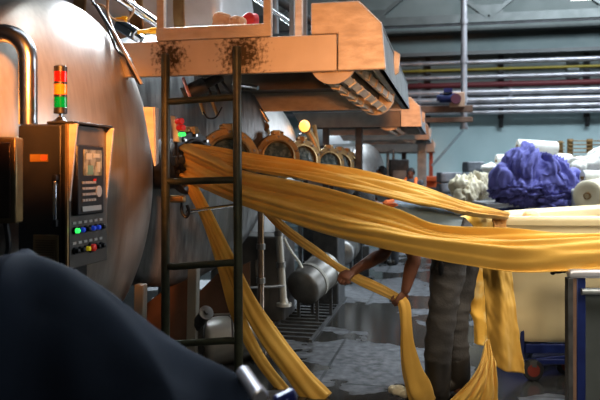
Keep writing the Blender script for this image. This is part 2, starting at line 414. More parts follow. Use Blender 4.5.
# near vessel whose dished end fills the picture's edge
cA = V((-2.375, 3.90, 1.44))
vessel('dyeing_vessel', 'huge brushed steel dyeing vessel whose rounded end stands behind the control cabinet', cA, (1, 0.0, 0), 1.12, 0.15, 0.36, m_steel_near, kn=None, seg=128)
n45 = V((0.74, -0.67, 0)).normalized()
cB = P(163, 161, 6.0)
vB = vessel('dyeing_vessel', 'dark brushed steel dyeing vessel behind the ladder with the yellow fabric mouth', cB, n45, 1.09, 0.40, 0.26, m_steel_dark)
cD = P(226, 168, 8.2)
vessel('dyeing_vessel', 'dyeing vessel just past the second porthole, its shiny dome under the orange catwalk', cD, n45, 1.06, 0.5, 0.30, m_steel)
cE = P(330, 172, 12.5)
vessel('dyeing_vessel', 'distant steel dyeing vessel with a shiny round dome beside the far workers', P(364, 176, 13.0), (0.86, -0.5, 0), 0.62, 0.7, 0.25, m_steel_worn, seg=48)
vessel('dyeing_vessel', 'small bluish steel vessel glimpsed above the stack of ring portholes', P(338, 150, 17.0), (0.86, -0.5, 0), 0.56, 0.7, 0.2, m_silver, seg=48)
vessel('upper_vessel', 'silver drum with copper rings lying up on the orange catwalk deck', (-2.12, 6.55, 2.985), (1, 0, 0), 0.60, 2.0, 0.16, m_silver, legs=False, bands=((-0.30, .10), (-.72, .12), (-1.3, .12)), group=None)

# base frame under second vessel: brown plinth plates, pale upright
t = vB
def vplate(pp, d, thick=0.03):
    pts = [P(a, b, d) for a, b in pp]
    return pts, FWD * thick
m = MB(); pts, v = vplate([(128, 318), (190, 270), (194, 352), (128, 362)], 6.0); m.prism(pts, v)
m.build('cradle_plate', m_brick, t)
m = MB(); pts, v = vplate([(199, 292), (217, 274), (250, 262), (250, 346), (199, 350)], 6.1); m.prism(pts, v)
m.build('cradle_plate', m_brick, t)
m = MB(); zt = P(192, 268, 5.2).z
q = P(192, 300, 5.2); m.bar((q.x, q.y, 0), P(194, 266, 5.2), 0.075, 0.075); m.box((q.x, q.y, .015), (.2, .2, .03)); m.build('upright', mat('pale_upright', (.30, .28, .24), .6), t, bevel=.008)
q = P(139, 300, 4.75); m = MB(); m.bar((q.x, q.y, 0), P(141, 284, 4.75), 0.07, 0.07); m.build('upright', MATS['pale_upright'], t, bevel=.008)

# ------------------------------------------------------------------ porthole doors
def porthole(label, c, n, r, length, open_=False, seg=48):
    c = V(c); n = V(n).normalized(); a, b, _ = basis(n)
    t = thing('porthole', label, 'porthole', c - n * length, 'round portholes along the machine row')
    m = MB(); m.lathe(c, n, [(-length, r * .80), (-.06, r * .80), (-.06, r), (-.02, r), (-.02, r * .70), (-length * .9, r * .70)], seg, False, False); m.build('nozzle', m_soot, t)
    m = MB(); m.lathe(c, n, [(-.022, r * .99), (.0, r * .99), (.012, r * .96), (.012, r * .76), (.03, r * .74), (.034, r * .68), (.012, r * .645), (-.01, r * .64), (-.022, r * .64)], seg, False, False); m.build('flange_ring', m_copper if not open_ else m_soot, t)
    if not open_:
        m = MB(); m.lathe(c, n, [(-.012, r * .66), (0.004, r * .60), (0.012, r * .3), (.014, 0)], seg); m.build('glass', m_glass_dark, t)
    else:
        m = MB(); m.lathe(c, n, [(-length * .8, r * .7), (-length * .79, 0)], seg); m.build('dark_interior', m_inside, t)
    m = MB()
    for i in range(10):
        an = 2 * math.pi * (i + .5) / 10; q = c + (a * math.cos(an) + b * math.sin(an)) * r * .86
        m.cyl(q + n * .005, q + n * .034, r * .05, seg=6)
    m.build('bolt', m_steel_worn, t)
    m = MB(); q = c + b * r * 1.02
    m.box(q - n * .02, (r * .35, .07, .06)); m.cyl(q + a * r * .28 - n * .02, q - a * r * .28 - n * .02, .022, seg=10); m.build('hinge', m_copper, t, bevel=.006)
    return t
porthole('porthole mouth from which the yellow fabric pours out', P(194, 163, 5.3), (0.93, -0.36, 0.02), 0.245, 0.55, True)
porthole('round bronze porthole directly behind the ladder\'s inner rail', P(229, 159, 5.6), (0.50, -0.86, 0.06), 0.255, 0.5)
porthole('middle bronze porthole, first one clear beyond the ladder', P(278, 157, 6.35), (0.52, -0.85, 0.06), 0.215, 0.35)
porthole('bronze porthole second beyond the ladder, half sunk behind the fabric', P(303, 160, 7.5), (0.66, -0.75, 0.05), 0.225, 0.4)
for i, (px, py, d, r) in enumerate(((329, 164, 9.6, .235), (340, 165, 10.1, .235), (347, 165.5, 10.5, .23))):
    porthole(['dark round porthole facing the aisle just before the far stack of rings', 'thin ring porthole stacked behind the dark porthole', 'last ring porthole in the far stack'][i], P(px, py, d), (0.55, -0.83, 0), r, 0.4)

# pipework between ports : bronze rods and brackets
def rods(label, specs, m=m_copper, name='bracket_rod'):
    b = MB()
    for p0, p1, r in specs: b.tube([P(*p0), P(*p1)], r, 8)
    return tag(b.build(name, m), label, 'rod')
t = thing('valve_assembly', 'bronze valve with rods standing between the two nearest portholes', 'valve', P(261, 140, 6.6))
m = MB(); m.tube([P(246, 92, 6.6), P(259, 132, 6.6)], .024, 10); m.tube([P(252, 96, 6.7), P(268, 122, 6.7)], .02, 10); m.build('rod', m_steel_worn, t)
m = MB(); c = P(260, 136, 6.6); m.box(c, (.16, .14, .11)); m.cyl(c + V((-.1, -.02, .03)), c + V((.1, -.02, .03)), .035); m.cyl(c, c + V((0, -.08, .1)), .03); m.build('valve_body', m_copper, t, bevel=.015)
m = MB(); m.cyl(P(264, 130, 6.5), P(264, 126, 6.45), .05, seg=14); m.build('hand_wheel', m_copper, t)
t = thing('inspection_lamp', 'glowing warm inspection lamp on an arm under the second catwalk', 'lamp', P(306, 128, 8.9))
m = MB(); m.lathe(P(304, 124, 8.9), P(306, 133, 8.6) - P(304, 124, 8.9), [(0, .05), (.16, .075), (.17, .07)], 20); m.build('lamp_shade', m_copper, t)
m = MB(); c = P(304.5, 126, 8.62); m.sphere(c, .07, 2, (1, 1, 1.1)); m.build('bulb', m_lamp_warm, t)
m = MB(); m.tube([P(306, 128, 8.9), P(313, 140, 8.9), P(318, 152, 8.9)], .05, 10); m.tube([P(314, 125, 8.95), P(318, 150, 8.95)], .03, 8); m.build('arm', m_copper, t)

# ------------------------------------------------------------------ catwalks
PX = -0.38
m_plate_shaded = mat('shaded_steel_plate', (0.20, 0.18, 0.16), 0.55, 0.3, (0.15, 0.135, 0.12), 7)  # darker copy of the platform steel, shade put into its colour
m_plate_dim = mat('dim_lit_steel_plate', (0.36, 0.25, 0.18), 0.55, 0.3, (0.28, 0.19, 0.14), 7)  # brown copy of the platform steel, dim orange light put into its colour
def catwalk(label, Y0, Y1, zb=2.12, xl=-2.12, full=False, k=1.0):
    t = thing('catwalk', label, 'catwalk', (-1.2, Y0, zb), 'orange-lit steel catwalks across the machines')
    zt = zb + .23 * k; seam = PX - .30
    m = MB(); m.prism([(xl + .0, Y0, zb), (seam - .006, Y0, zb), (seam - .006, Y0, zt), (xl - .16, Y0, zt)], (0, .05, 0)); m.build('fascia', m_fascia if full else m_plate_shaded, t, smooth=0, bevel=.006)
    m = MB(); h = zb + .43 * k
    m.prism([(PX, Y0 - .004, zb + .0), (PX - .025, Y0 - .004, zb + .285 * k), (PX - .17, Y0 - .004, h), (PX - .47, Y0 - .004, h), (PX - .47, Y0 - .004, zb + .232 * k), (seam, Y0 - .004, zb + .232 * k), (seam, Y0 - .004, zb)], (0, .045, 0))
    m.build('end_housing', m_plate if Y0 < 13 else m_plate_dim, t, smooth=0, bevel=.008)
    m = MB()
    m.prism([(PX - .015, Y0 + .04, zb), (PX - .035, Y0 + .04, zb + .29 * k), (PX - .035, Y1, zb + .24), (PX - .015, Y1, zb)], (-.03, 0, 0))
    m.prism([(PX - .03, Y0 + .04, zb + .285 * k), (PX - .17, Y0 + .04, h), (PX - .17, Y1, zb + .3), (PX - .03, Y1, zb + .24)], (0, 0, .012))
    m.prism([(PX - .015, Y0 + .04, zb - .0), (PX - .085, Y0 + .04, zb - .0), (PX - .085, Y1, zb - .0), (PX - .015, Y1, zb - .0)], (0, 0, .015))
    m.build('side_cover', m_plate_grey, t, smooth=0)
    m = MB(); m.box(((xl + PX) / 2 - .05, (Y0 + Y1) / 2, zt - .03), (PX - xl - .12, Y1 - Y0 - .1, .02)); m.build('deck_plate', m_under, t, smooth=0)
    m = MB(); m.box(((xl + PX) / 2 - .02, Y1 - .025, (zb + zt) / 2), (PX - xl - .06, .05, zt - zb)); m.build('rear_fascia', m_plate, t, smooth=0)
    m = MB(); m.box(((xl + PX) / 2 - .05, (Y0 + Y1) / 2 - .1, zb + .12), (PX - xl - .1, .07, .15)); m.build('cross_beam', m_under, t, smooth=0)
    m = MB(); q = V((PX - .03, Y0 + (Y1 - Y0) * .36, zb + .10 * k)); m.prism([q, q + V((0, 0, .19)), q + V((.045, .0, .16)), q + V((.035, .0, .02))], (0, .04, 0)); m.build('side_lug', m_plate, t, smooth=0)
    return t
def fascia_mat():
    m = mat('sooty_platform_steel', (0.60, 0.55, 0.50), 0.55, 0.35)
    nt = m.node_tree; b = nt.nodes['Principled BSDF']; N = nt.nodes.new; L = nt.links.new
    tc = N('ShaderNodeTexCoord'); n = N('ShaderNodeTexNoise'); n.inputs['Scale'].default_value = 38; n.inputs['Detail'].default_value = 8
    n0 = N('ShaderNodeTexNoise'); n0.inputs['Scale'].default_value = 7; n0.inputs['Detail'].default_value = 5
    L(tc.outputs['Object'], n.inputs['Vector']); L(tc.outputs['Object'], n0.inputs['Vector'])
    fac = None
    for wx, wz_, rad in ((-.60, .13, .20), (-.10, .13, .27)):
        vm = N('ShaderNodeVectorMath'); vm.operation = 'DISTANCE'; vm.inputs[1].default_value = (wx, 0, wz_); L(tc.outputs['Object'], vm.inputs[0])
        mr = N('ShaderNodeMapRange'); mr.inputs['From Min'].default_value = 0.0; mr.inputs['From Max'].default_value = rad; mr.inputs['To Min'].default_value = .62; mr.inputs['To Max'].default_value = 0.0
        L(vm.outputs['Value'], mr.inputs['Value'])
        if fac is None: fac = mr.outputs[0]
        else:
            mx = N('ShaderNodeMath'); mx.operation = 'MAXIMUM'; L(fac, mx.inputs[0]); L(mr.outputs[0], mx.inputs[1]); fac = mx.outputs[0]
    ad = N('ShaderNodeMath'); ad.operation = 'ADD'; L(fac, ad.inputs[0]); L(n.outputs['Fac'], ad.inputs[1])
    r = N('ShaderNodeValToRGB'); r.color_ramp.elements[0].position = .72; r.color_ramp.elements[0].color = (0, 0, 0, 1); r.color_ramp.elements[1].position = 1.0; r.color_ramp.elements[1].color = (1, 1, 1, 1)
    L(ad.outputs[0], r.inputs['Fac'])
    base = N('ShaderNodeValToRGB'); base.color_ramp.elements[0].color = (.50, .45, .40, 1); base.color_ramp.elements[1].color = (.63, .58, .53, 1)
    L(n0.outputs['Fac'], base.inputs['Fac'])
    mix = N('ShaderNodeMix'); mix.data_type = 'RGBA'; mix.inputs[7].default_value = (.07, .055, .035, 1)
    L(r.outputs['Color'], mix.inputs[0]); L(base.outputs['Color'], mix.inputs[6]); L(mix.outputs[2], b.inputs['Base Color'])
    return m
m_fascia = fascia_mat()
YP = 4.256
cw = catwalk('nearest steel catwalk with sooty patches where the ladder leans', YP, 7.1, full=True)
# guard rail on the nearest catwalk: toe board and posts
m = MB(); a = onY(157, 30, YP + .02); b_ = onY(272, 30, YP + .02); m.box(((a.x + b_.x) / 2, YP + .02, 2.395), (b_.x - a.x, .04, .085)); m.build('toe_board', m_plate, cw, smooth=0, bevel=.006)
for px in (161.5, 268):
    q = onY(px, 20, YP + .03); m = MB(); m.box((q.x, YP + .03, 2.88), (.052, .05, .92)); m.build('rail_post', m_plate, cw, smooth=0, bevel=.005)
q = onY(299, 20, YP + .35); m = MB(); m.box((q.x, YP + .35, 2.83), (.05, .05, 1.0)); m.build('rail_post', m_plate, cw, smooth=0, bevel=.005)
for px, d in ((292, 1.6), (240, 2.3), (305, 2.4)):
    q = onY(px, 20, YP + d); m = MB(); m.box((q.x, YP + d, 2.83), (.04, .04, 1.0)); m.build('rail_post', m_plate_grey, cw, smooth=0)
catwalk('second catwalk along the row, seen past the end of the nearest one', 10.0, 12.3, zb=2.12)
catwalk('third catwalk along the row with an orange end housing', 14.0, 16.2, zb=2.10)
catwalk('farthest brown catwalk in front of the blue wall', 18.8, 20.2, zb=1.98)
# columns under the far catwalks
for px, Y, w, mm, lab in ((326, 10.2, .09, m_soot, 'dark post under the second catwalk nearest the portholes'), (359, 10.2, .10, m_soot, 'dark square post under the second catwalk beside the far dome'),
                      (422, 16.0, .20, m_plate_grey, 'thick grey column under the third catwalk'), (431, 19.0, .10, m_red_metal, 'thin red column under the farthest catwalk'), (404, 19.2, .12, m_soot, 'thin dark column under the farthest catwalk')):
    q = onY(px, 150, Y); zt = {10.2: 2.19, 16.0: 2.16, 19.0: 2.0, 19.2: 2.0}[Y]
    m = MB(); m.box((q.x, Y, zt / 2), (w, w, zt)); m.box((q.x, Y, .015), (w * 2, w * 2, .03)); m.box((q.x, Y, zt - .01), (w * 1.6, w * 1.6, .02)); tag(m.build('support_post', mm, smooth=0, bevel=.008), lab, 'post')

# winch reels hanging under the catwalks
def reel(label, c0, c1, r0, r1, seg=40, half=True):
    c0, c1 = V(c0), V(c1); ax = (c1 - c0).normalized(); a, b, _ = basis(ax)
    t = thing('hanging_winch_reel', label, 'reel', (c0 + c1) / 2, 'slatted winch reels under the catwalks')
    m = MB(); m.lathe(c0, ax, [(0, 0), (0, r0), (.022, r0), (.022, 0)], seg); m.build('front_disc', m_plate, t)
    m = MB(); m.lathe(c1, ax, [(-.022, 0), (-.022, r1), (0, r1), (0, 0)], seg); m.build('rear_disc', m_plate, t)
    m = MB(); m.cyl(c0, c1, .035); m.build('axle', m_under, t)
    for i in range(8):
        an = 2 * math.pi * (i + .25) / 8; o = a * math.cos(an) + b * math.sin(an)
        m = MB(); m.bar(c0 + o * r0 * .86 + ax * .025, c1 + o * r1 * .86 - ax * .025, .05, .028, up=o)
        for k in range(5):
            q = (c0 + o * r0 * .9).lerp(c1 + o * r1 * .9, .15 + k * .17); m.bar(q - ax * .02, q + ax * .02, .06, .034, up=o)
        m.build('slat', m_slat, t, smooth=0)
    return t
reel('slatted winch reel under the nearest catwalk', onY(333, 60, YP + .07), onY(376, 97, 5.75), .155, .155)
reel('small winch reel under the second catwalk', onY(389, 118, 10.1), onY(398, 126, 11.6), .19, .17)
reel('small winch reel under the third catwalk', onY(409, 134, 14.1), onY(411, 138, 15.6), .17, .15)

# ------------------------------------------------------------------ ladder
t = thing('ladder', 'dark brown steel ladder with round rungs leaning at the nearest catwalk', 'ladder', (-1.56, 4.19, 0))
lx0 = onY(165.5, 200, 4.19).x; lx1 = onY(239, 200, 4.19).x
for x, yt in ((lx0, 53), (lx1, 48)):
    zt = onY(200, yt, 4.19).z
    m = MB(); m.cyl((x, 4.19, 0), (x + (0.0 if x < -1.6 else -.015), 4.19, zt), .028, seg=20); m.cyl((x, 4.19, 0), (x, 4.19, .02), .045, seg=16); m.build('side_rail', m_ladder, t, bevel=.004)
for y0, y1 in ((101, 97), (181, 180), (266, 263), (343, 341)):
    za, zb = onY(170, y0, 4.19).z, onY(236, y1, 4.19).z
    m = MB(); m.tube([(lx0, 4.19, za), (lx0 + .06, 4.19, za - .004), (lx1 - .07, 4.19, zb), (lx1, 4.19, zb)], .0225, 14); m.build('rung', m_ladder, t)

# ------------------------------------------------------------------ control cabinet
CX, CY = -1.735, 2.90
zt, zb = 1.715, 1.035
t = thing('control_cabinet', 'dark control cabinet with a screen and push buttons under the signal light', 'control cabinet', (CX - .1, CY, zb))
m = MB(); m.box((CX - .120, CY + .185, (zt + zb) / 2), (.240, .37, zt - zb)); m.build('cabinet_body', m_cab, t, bevel=.006)
m = MB(); m.box((CX - .130, CY - .008, (zt + zb) / 2), (.222, .016, zt - zb - .012)); dr = m.build('door', m_cab, t, bevel=.006)
m = MB(); hx = CX - .035
m.box((hx, CY - .04, 1.36), (.016, .016, .18)); h = m.build('handle', m_chrome, dr, bevel=.005)
m = MB(); m.box((hx, CY - .03, 1.465), (.022, .04, .03)); m.box((hx, CY - .03, 1.255), (.022, .04, .035)); m.build('handle_mount', m_black, dr, bevel=.004)
q = onY(39, 158, CY - .018); m = MB(); m.box(q, (.092, .004, .035)); pl = m.build('name_plate', m_tag, dr)
m = MB(); m.box(q + V((.028, -.003, .002)), (.03, .003, .022)); m.build('plate_mark', m_tag2, pl)
q = onY(46, 252, CY - .02); m = MB(); m.box(q, (.13, .012, .16)); vg = m.build('vent_frame', m_vent, dr, bevel=.004)
m = MB()
for i in range(11): m.box(q + V((.0, -.009, -.055 + i * .011)), (.10, .008, .006))
m.build('vent_slat', mat('vent_slat_dark', (.20, .13, .06), .6), vg)
# panel face toward the aisle
m = MB(); m.box((CX + .006, CY + .185, (zt + zb) / 2), (.012, .36, zt - zb - .004)); m.build('control_panel', m_panel, t, bevel=.003)
for yy, nm in ((CY + .001, 'hood_cheek'), (CY + .355, 'hood_cheek')):
    m = MB(); m.prism([(CX + .01, yy, zt), (CX + .055, yy, zt), (CX + .05, yy, zt - .02), (CX + .014, yy, zt - .36), (CX + .01, yy, zt - .36)], (0, .014, 0)); m.build('hood_cheek', m_plate, t, smooth=0, bevel=.002)
m = MB(); m.box((CX - .03, CY + .185, zt + .006), (.14, .38, .012)); m.build('hood_top', m_cab, t, bevel=.003)
m = MB(); m.bar((CX + .004, CY - .004, zb), (CX + .004, CY - .004, zt), .012, .012); m.build('edge_strip', m_copper, t)
# terminal
ty0, ty1 = CY + .03, CY + .28
tz1, tz0 = 1.62, 1.285
m = MB(); m.box((CX + .02, (ty0 + ty1) / 2, (tz0 + tz1) / 2), (.04, ty1 - ty0, tz1 - tz0)); term = m.build('operator_terminal', m_black, t, bevel=.008)
X = CX + .0425
m = MB(); m.box((X, (ty0 + ty1) / 2 + .01, 1.535), (.004, .17, .125)); sc = m.build('screen', m_screen, term)
m = MB()
for (yy, zz, w, h) in ((-.04, .03, .05, .03), (.03, .035, .06, .02), (-.03, -.03, .06, .035), (.05, -.02, .03, .05)): m.box((X + .003, (ty0 + ty1) / 2 + .01 + yy, 1.535 + zz), (.002, w, h))
m.build('screen_window', m_scr_blk, sc)
m = MB(); m.box((X + .003, (ty0 + ty1) / 2 - .02, 1.50), (.0022, .055, .045)); m.build('screen_window', m_scr_grn, sc)
m = MB()
for r in range(4):
    for c in range(5): m.box((X + .002, ty0 + .045 + c * .026, 1.44 - r * .028), (.006, .018, .012))
m.build('key', m_key, term)
m = MB(); m.cyl((X - .001, ty1 - .06, 1.395), (X + .005, ty1 - .06, 1.395), .028, seg=20); m.build('jog_pad', m_key, term)
m = MB(); m.box((X + .003, ty0 + .15, 1.452), (.006, .018, .01)); m.build('stop_key', m_btn_red, term)
m = MB(); m.box((X + .001, (ty0 + ty1) / 2, 1.315), (.004, .18, .024)); m.build('function_bar', m_key, term)
def button(yy, zz, mm, big=1.0):
    m = MB(); m.lathe((CX + .012, yy, zz), (1, 0, 0), [(0, .017 * big), (.012, .017 * big), (.012, .012 * big)], 16); b = m.build('push_button', m_black, t)
    m = MB(); m.lathe((CX + .024, yy, zz), (1, 0, 0), [(0, .012 * big), (.014, .0115 * big), (.018, .006 * big), (.0185, 0)], 16); m.build('button_cap', mm, b)
ys = [CY + .045 + i * .050 for i in range(6)]
for yy, mm in zip(ys, (m_btn_green, m_btn_blue, m_black, m_btn_blue, m_btn_blue, m_black)): button(yy, 1.215, mm)
for yy, mm, bg in zip(ys, (m_black, m_black, m_btn_yel, m_btn_red, m_black, m_black), (1, 1, 1, 1.5, 1, 1)): button(yy, 1.12, mm, bg)
for yy in ys:
    pass
for yy in ys:
    for zz in (1.25, 1.155):
        m = MB(); m.box((CX + .0135, yy, zz), (.003, .03, .012)); m.build('button_label', m_key, t)
# cabinet post down to floor
m = MB(); m.bar((CX - .1, CY + .2, 0.0), (CX - .1, CY + .2, zb + .01), .12, .12); m.box((CX - .1, CY + .2, .01), (.22, .3, .02)); m.build('stand_post', m_cab, t, bevel=.006)

# signal light
q = onY(60.5, 124, CY + .12)
t = thing('signal_light', 'three-tier signal light, red over amber over green, standing on the control cabinet', 'signal light', (q.x, q.y, zt + .012))
z0 = zt + .012; r = .0315
m = MB(); m.lathe((q.x, q.y, z0), UP, [(0, .045), (.008, .045), (.012, .03), (.03, .012)], 24); m.build('base', m_black, t)
m = MB(); m.cyl((q.x, q.y, z0 + .008), (q.x, q.y, z0 + .06), .0095); m.build('pole', m_chrome, t)
m = MB(); m.cyl((q.x, q.y, z0 + .045), (q.x, q.y, z0 + .075), r, seg=28); m.build('collar', m_black, t, bevel=.003)
zz = z0 + .075
for nm, mm in (('green_lens', m_green), ('amber_lens', m_amber), ('red_lens', m_red)):
    m = MB(); m.cyl((q.x, q.y, zz), (q.x, q.y, zz + .05), r * .97, seg=28); m.build('lens', mm, t)
    m = MB(); m.cyl((q.x, q.y, zz + .05), (q.x, q.y, zz + .062), r, seg=28); m.build('spacer_ring', m_black, t)
    zz += .062
m = MB(); m.lathe((q.x, q.y, zz - .002), UP, [(0, r), (.014, r), (.018, r * .8), (.018, 0)], 28); m.build('cap', m_black, t)

# elbow pipe in front of vessel
EY = 2.99; q = onY(28, 120, EY); x = q.x
zc = onY(28, 60, EY).z
t = thing('elbow_pipe', 'polished steel pipe bending over in an elbow rising from the control cabinet top', 'pipe', (x, EY, 1.72))
pts = [(x, EY, 1.72), (x, EY, zc)]
R = .135
for i in range(1, 11):
    a = i / 10 * math.pi / 2; pts.append((x - R + R * math.cos(a), EY, zc + R * math.sin(a)))
pts += [(x - R - .02, EY, zc + R)]
for i in range(1, 9):
    a = i / 8 * math.radians(35); pts.append((x - R - .03 - .25 * math.sin(a), EY, zc + R - .25 * (1 - math.cos(a))))
pts += [(x - .8, EY, zc - .25)]
m = MB(); m.tube(pts, .044, 28); m.build('pipe', mat('polished_pipe', (.40, .41, .42), .28, 1.0), t)
for zq, in ((zc - .004,), (zc - .25,)):
    m = MB(); m.cyl((x, EY, zq), (x, EY, zq + .006), .0452, seg=28); m.build('weld_seam', m_steel_worn, t)
# junction box at the very edge
t = thing('junction_box', 'brown steel junction box beside the elbow pipe, copper edge trim', 'junction box', P(4, 222, 2.95))
c = P(0, 180, 2.95); rotc = Matrix((RIGHT, FWD, UP)).transposed()
m = MB(); m.box(c, (.17, .08, .365), rotc); m.build('box_body', m_copper, t, bevel=.008)
m = MB(); m.box(c - FWD * .042 - RIGHT * .006, (.14, .01, .32), rotc); m.build('box_cover', mat('bronze_cover', (.16, .10, .07), .35, .7, (.10, .065, .045), 8), t, bevel=.006)
m = MB(); q = P(6, 222, 2.97); m.tube([q, q - UP * .12 + RIGHT * .01, q - UP * .3 - RIGHT * .03, V((q.x, q.y, 0))], .012, 8, n=20); m.build('cable', m_cable, t)
m = MB(); a = P(-30, 180, 2.97); m.bar((a.x, a.y, 0), (a.x, a.y, 2.3), .06, .04); m.bar(a, c, .03, .03); m.build('mount_post', m_plate_grey, t)

# ------------------------------------------------------------------ cables, rods and pipes between vessel and catwalk
m = MB(); a, b_ = P(96, -18, 4.85), P(158, 24, 5.05); m.tube([a, b_], .032, 14); m.cyl(a.lerp(b_, .55), a.lerp(b_, .58), .04); tag(m.build('conduit_pipe', m_chrome), 'shiny diagonal conduit pipe above the catwalk corner', 'pipe')
def cable(label, pts, r, m_, n=40, cat='cable'):
    b = MB(); b.tube([P(*p) for p in pts], r, 8, n=n); return tag(b.build('cable', m_), label, cat)
cable('thick black cable looping down the edge of the huge vessel', [(96, 5, 4.55), (110, 28, 4.55), (119, 44, 4.5), (128, 56, 4.48), (131, 62, 4.45), (134, 72, 4.42), (140, 84, 4.42)], .011, m_cable)
cable('second black cable twisting beside the thick one', [(88, -6, 4.6), (104, 20, 4.6), (116, 48, 4.5), (126, 58, 4.46), (129, 66, 4.44), (138, 82, 4.4)], .008, m_cable)
cable('tan cable tied across the shiny conduit', [(92, 4, 4.75), (104, 6, 4.72), (112, 18, 4.75), (126, 20, 4.8), (134, 10, 4.85), (130, 5, 4.9)], .008, m_cable_tan)
cable('tan cable hanging from the vessel top', [(108, -4, 4.7), (108, 14, 4.7), (114, 32, 4.6), (118, 44, 4.5)], .010, m_cable_tan)
m = MB(); m.tube([P(115, 19.5, 4.8), P(122, 19, 4.8)], .014, 10); m.tube([P(122, 19, 4.8), P(127, 19, 4.8)], .02, 10); tag(m.build('cable_connector', m_yellow), 'yellow cable connector clipped to the conduit', 'connector')
m = MB(); m.tube([P(138, 32, 4.75), P(150, 31, 4.8)], .016, 10); m.tube([P(150, 31, 4.8), P(157, 30.5, 4.8)], .022, 10); tag(m.build('cable_connector', m_yellow), 'yellow cable connector lying at the catwalk corner', 'connector')
m = MB(); m.bar(P(113, 30, 4.42), P(142, 84, 4.38), .018, .014); tag(m.build('angle_strip', m_plate), 'orange-lit slanted steel strip along the huge vessel\'s rim', 'strip')
m = MB(); m.tube([P(132, 33, 5.0), P(142, 40, 5.0)], .035, 10); m.tube([P(120, 25, 5.1), P(138, 36, 5.0)], .05, 12); tag(m.build('pipe_stub', m_chrome), 'bright pipe stub in the gap beside the catwalk corner', 'pipe')
# vertical lit plate beside the ladder
m = MB(); m.prism([P(143, 107, 4.30), P(155, 107, 4.30), P(156, 165, 4.30), P(154, 166, 4.30)], FWD * .03); m.prism([P(153, 107, 4.28), P(158, 108, 4.4), P(158, 163, 4.4), P(155, 166, 4.28)], FWD * .02)
tag(m.build('bracket_plate', m_plate, smooth=0), 'bright orange-lit tapered plate beside the ladder', 'bracket')
# push button station near mouth
t = thing('button_station', 'small steel button station with two red buttons and a green one beside the fabric mouth', 'button station', P(174, 130, 4.85))
m = MB(); pts = [P(170, 115.5, 4.8), P(175, 116, 4.8), P(180, 142, 4.8), P(173, 142, 4.8)]; m.prism(pts, FWD * .09); m.build('station_box', m_plate, t, smooth=0, bevel=.004)
for px, py, mm, r in ((177, 121.5, m_btn_red, .022), (178.5, 128, m_btn_red, .022), (179.5, 134.5, m_btn_green, .014)):
    c = P(px, py, 4.80); m = MB(); m.cyl(c, c + V((.05, -.03, 0)), r, seg=16); m.build('button', mm, t, bevel=.004)
m = MB(); m.tube([P(176, 142, 4.9), P(178, 160, 4.95), P(185, 170, 5.0)], .012, 8, n=12); m.build('cable', m_cable, t)
# dark actuator cylinder and linkages behind the ladder top
t = thing('actuator', 'dark slanted actuator cylinder with rods under the nearest catwalk', 'actuator', P(205, 90, 5.2))
m = MB(); m.cyl(P(184, 95, 5.2), P(206, 84, 5.2), .06, seg=20); m.cyl(P(206, 84, 5.2), P(222, 76, 5.2), .035, seg=14); m.build('cylinder', m_soot, t)
m = MB(); m.tube([P(183, 78, 5.15), P(190, 97, 5.1)], .012, 8); m.build('pink_rod', mat('pink_wire', (.7, .35, .32), .5), t)
for a_, b_ in (((204, 80, 5.5), (212, 98, 5.4)), ((214, 80, 5.5), (220, 96, 5.4)), ((222, 82, 5.5), (232, 95, 5.4)), ((195, 82, 5.4), (200, 92, 5.4))):
    m = MB(); m.tube([P(*a_), P(*b_)], .014, 8); m.build('link_rod', m_soot, t)
m = MB(); m.tube([P(200, 102, 5.3), P(204, 114, 5.3)], .014, 8); m.tube([P(212, 102, 5.3), P(218, 116, 5.3)], .014, 8); m.build('brass_rod', m_copper, t)
cable('thin black cable looping under the brass rods', [(203, 112, 5.2), (208, 118, 5.2), (216, 117, 5.2), (222, 107, 5.2)], .006, m_cable)
m = MB(); m.tube([P(233, 84, 5.6), P(258, 88, 5.5)], .02, 10); tag(m.build('white_pipe', m_chrome), 'short pale pipe under the catwalk behind the ladder', 'pipe')
# bits under the fabric mouth: chain hook and rail
t = thing('hook_rail', 'horizontal steel rail with a black hook below the fabric mouth', 'rail', P(185, 210, 5.0))
m = MB(); m.tube([P(186, 212, 5.0), P(236, 205, 5.15)], .014, 10); m.build('rail_bar', m_chrome, t)
m = MB(); m.tube([P(182, 201, 5.0), P(182, 212, 5.0), P(186, 217, 5.0), P(189, 212, 5.0), P(187, 205, 5.0)], .012, 8, n=24); m.build('hook', m_black, t)
m = MB(); m.box(P(177, 199, 4.95), (.12, .06, .05)); m.build('rail_clamp', m_copper, t, bevel=.01)
m = MB(); m.cyl(P(173, 161, 4.95), P(183, 160, 5.0), .035, seg=16); m.cyl(P(176, 161, 4.95), P(178, 161, 4.95), .045, seg=16); m.build('coupling', m_soot, t)

# ------------------------------------------------------------------ floor level plant
def drum(label, p0, p1, r, m_, straps=(), group=None, stand=True, name='floor_drum'):
    p0, p1 = V(p0), V(p1); ax = (p1 - p0).normalized(); L = (p1 - p0).length
    t = thing(name, label, 'drum', (p0.x, p0.y, 0), group)
    m = MB(); m.lathe(p0, ax, [(-.045, 0), (-.042, r * .5), (-.028, r * .82), (-.012, r * .95), (.01, r), (L, r), (L + .03, r * .8), (L + .042, r * .45), (L + .045, 0)], 40); m.build('drum_shell', m_, t, smooth=50)
    for s in straps:
        m = MB(); m.lathe(p0 + ax * (L * s), ax, [(-.02, r - .003), (-.02, r + .008), (.02, r + .008), (.02, r - .003)], 40, False, False); m.build('strap', mat('dull_strap', (.30, .29, .26), .8), t)
    if stand:
        side = UP.cross(ax).normalized()
        for s in (.2, .8):
            for sd in (-1, 1):
                q = p0 + ax * (L * s) + side * (sd * r * .6)
                m = MB(); m.bar((q.x, q.y, 0), (q.x, q.y, q.z - r * .7), .03, .03); m.build('leg', m_soot, t)
    return t
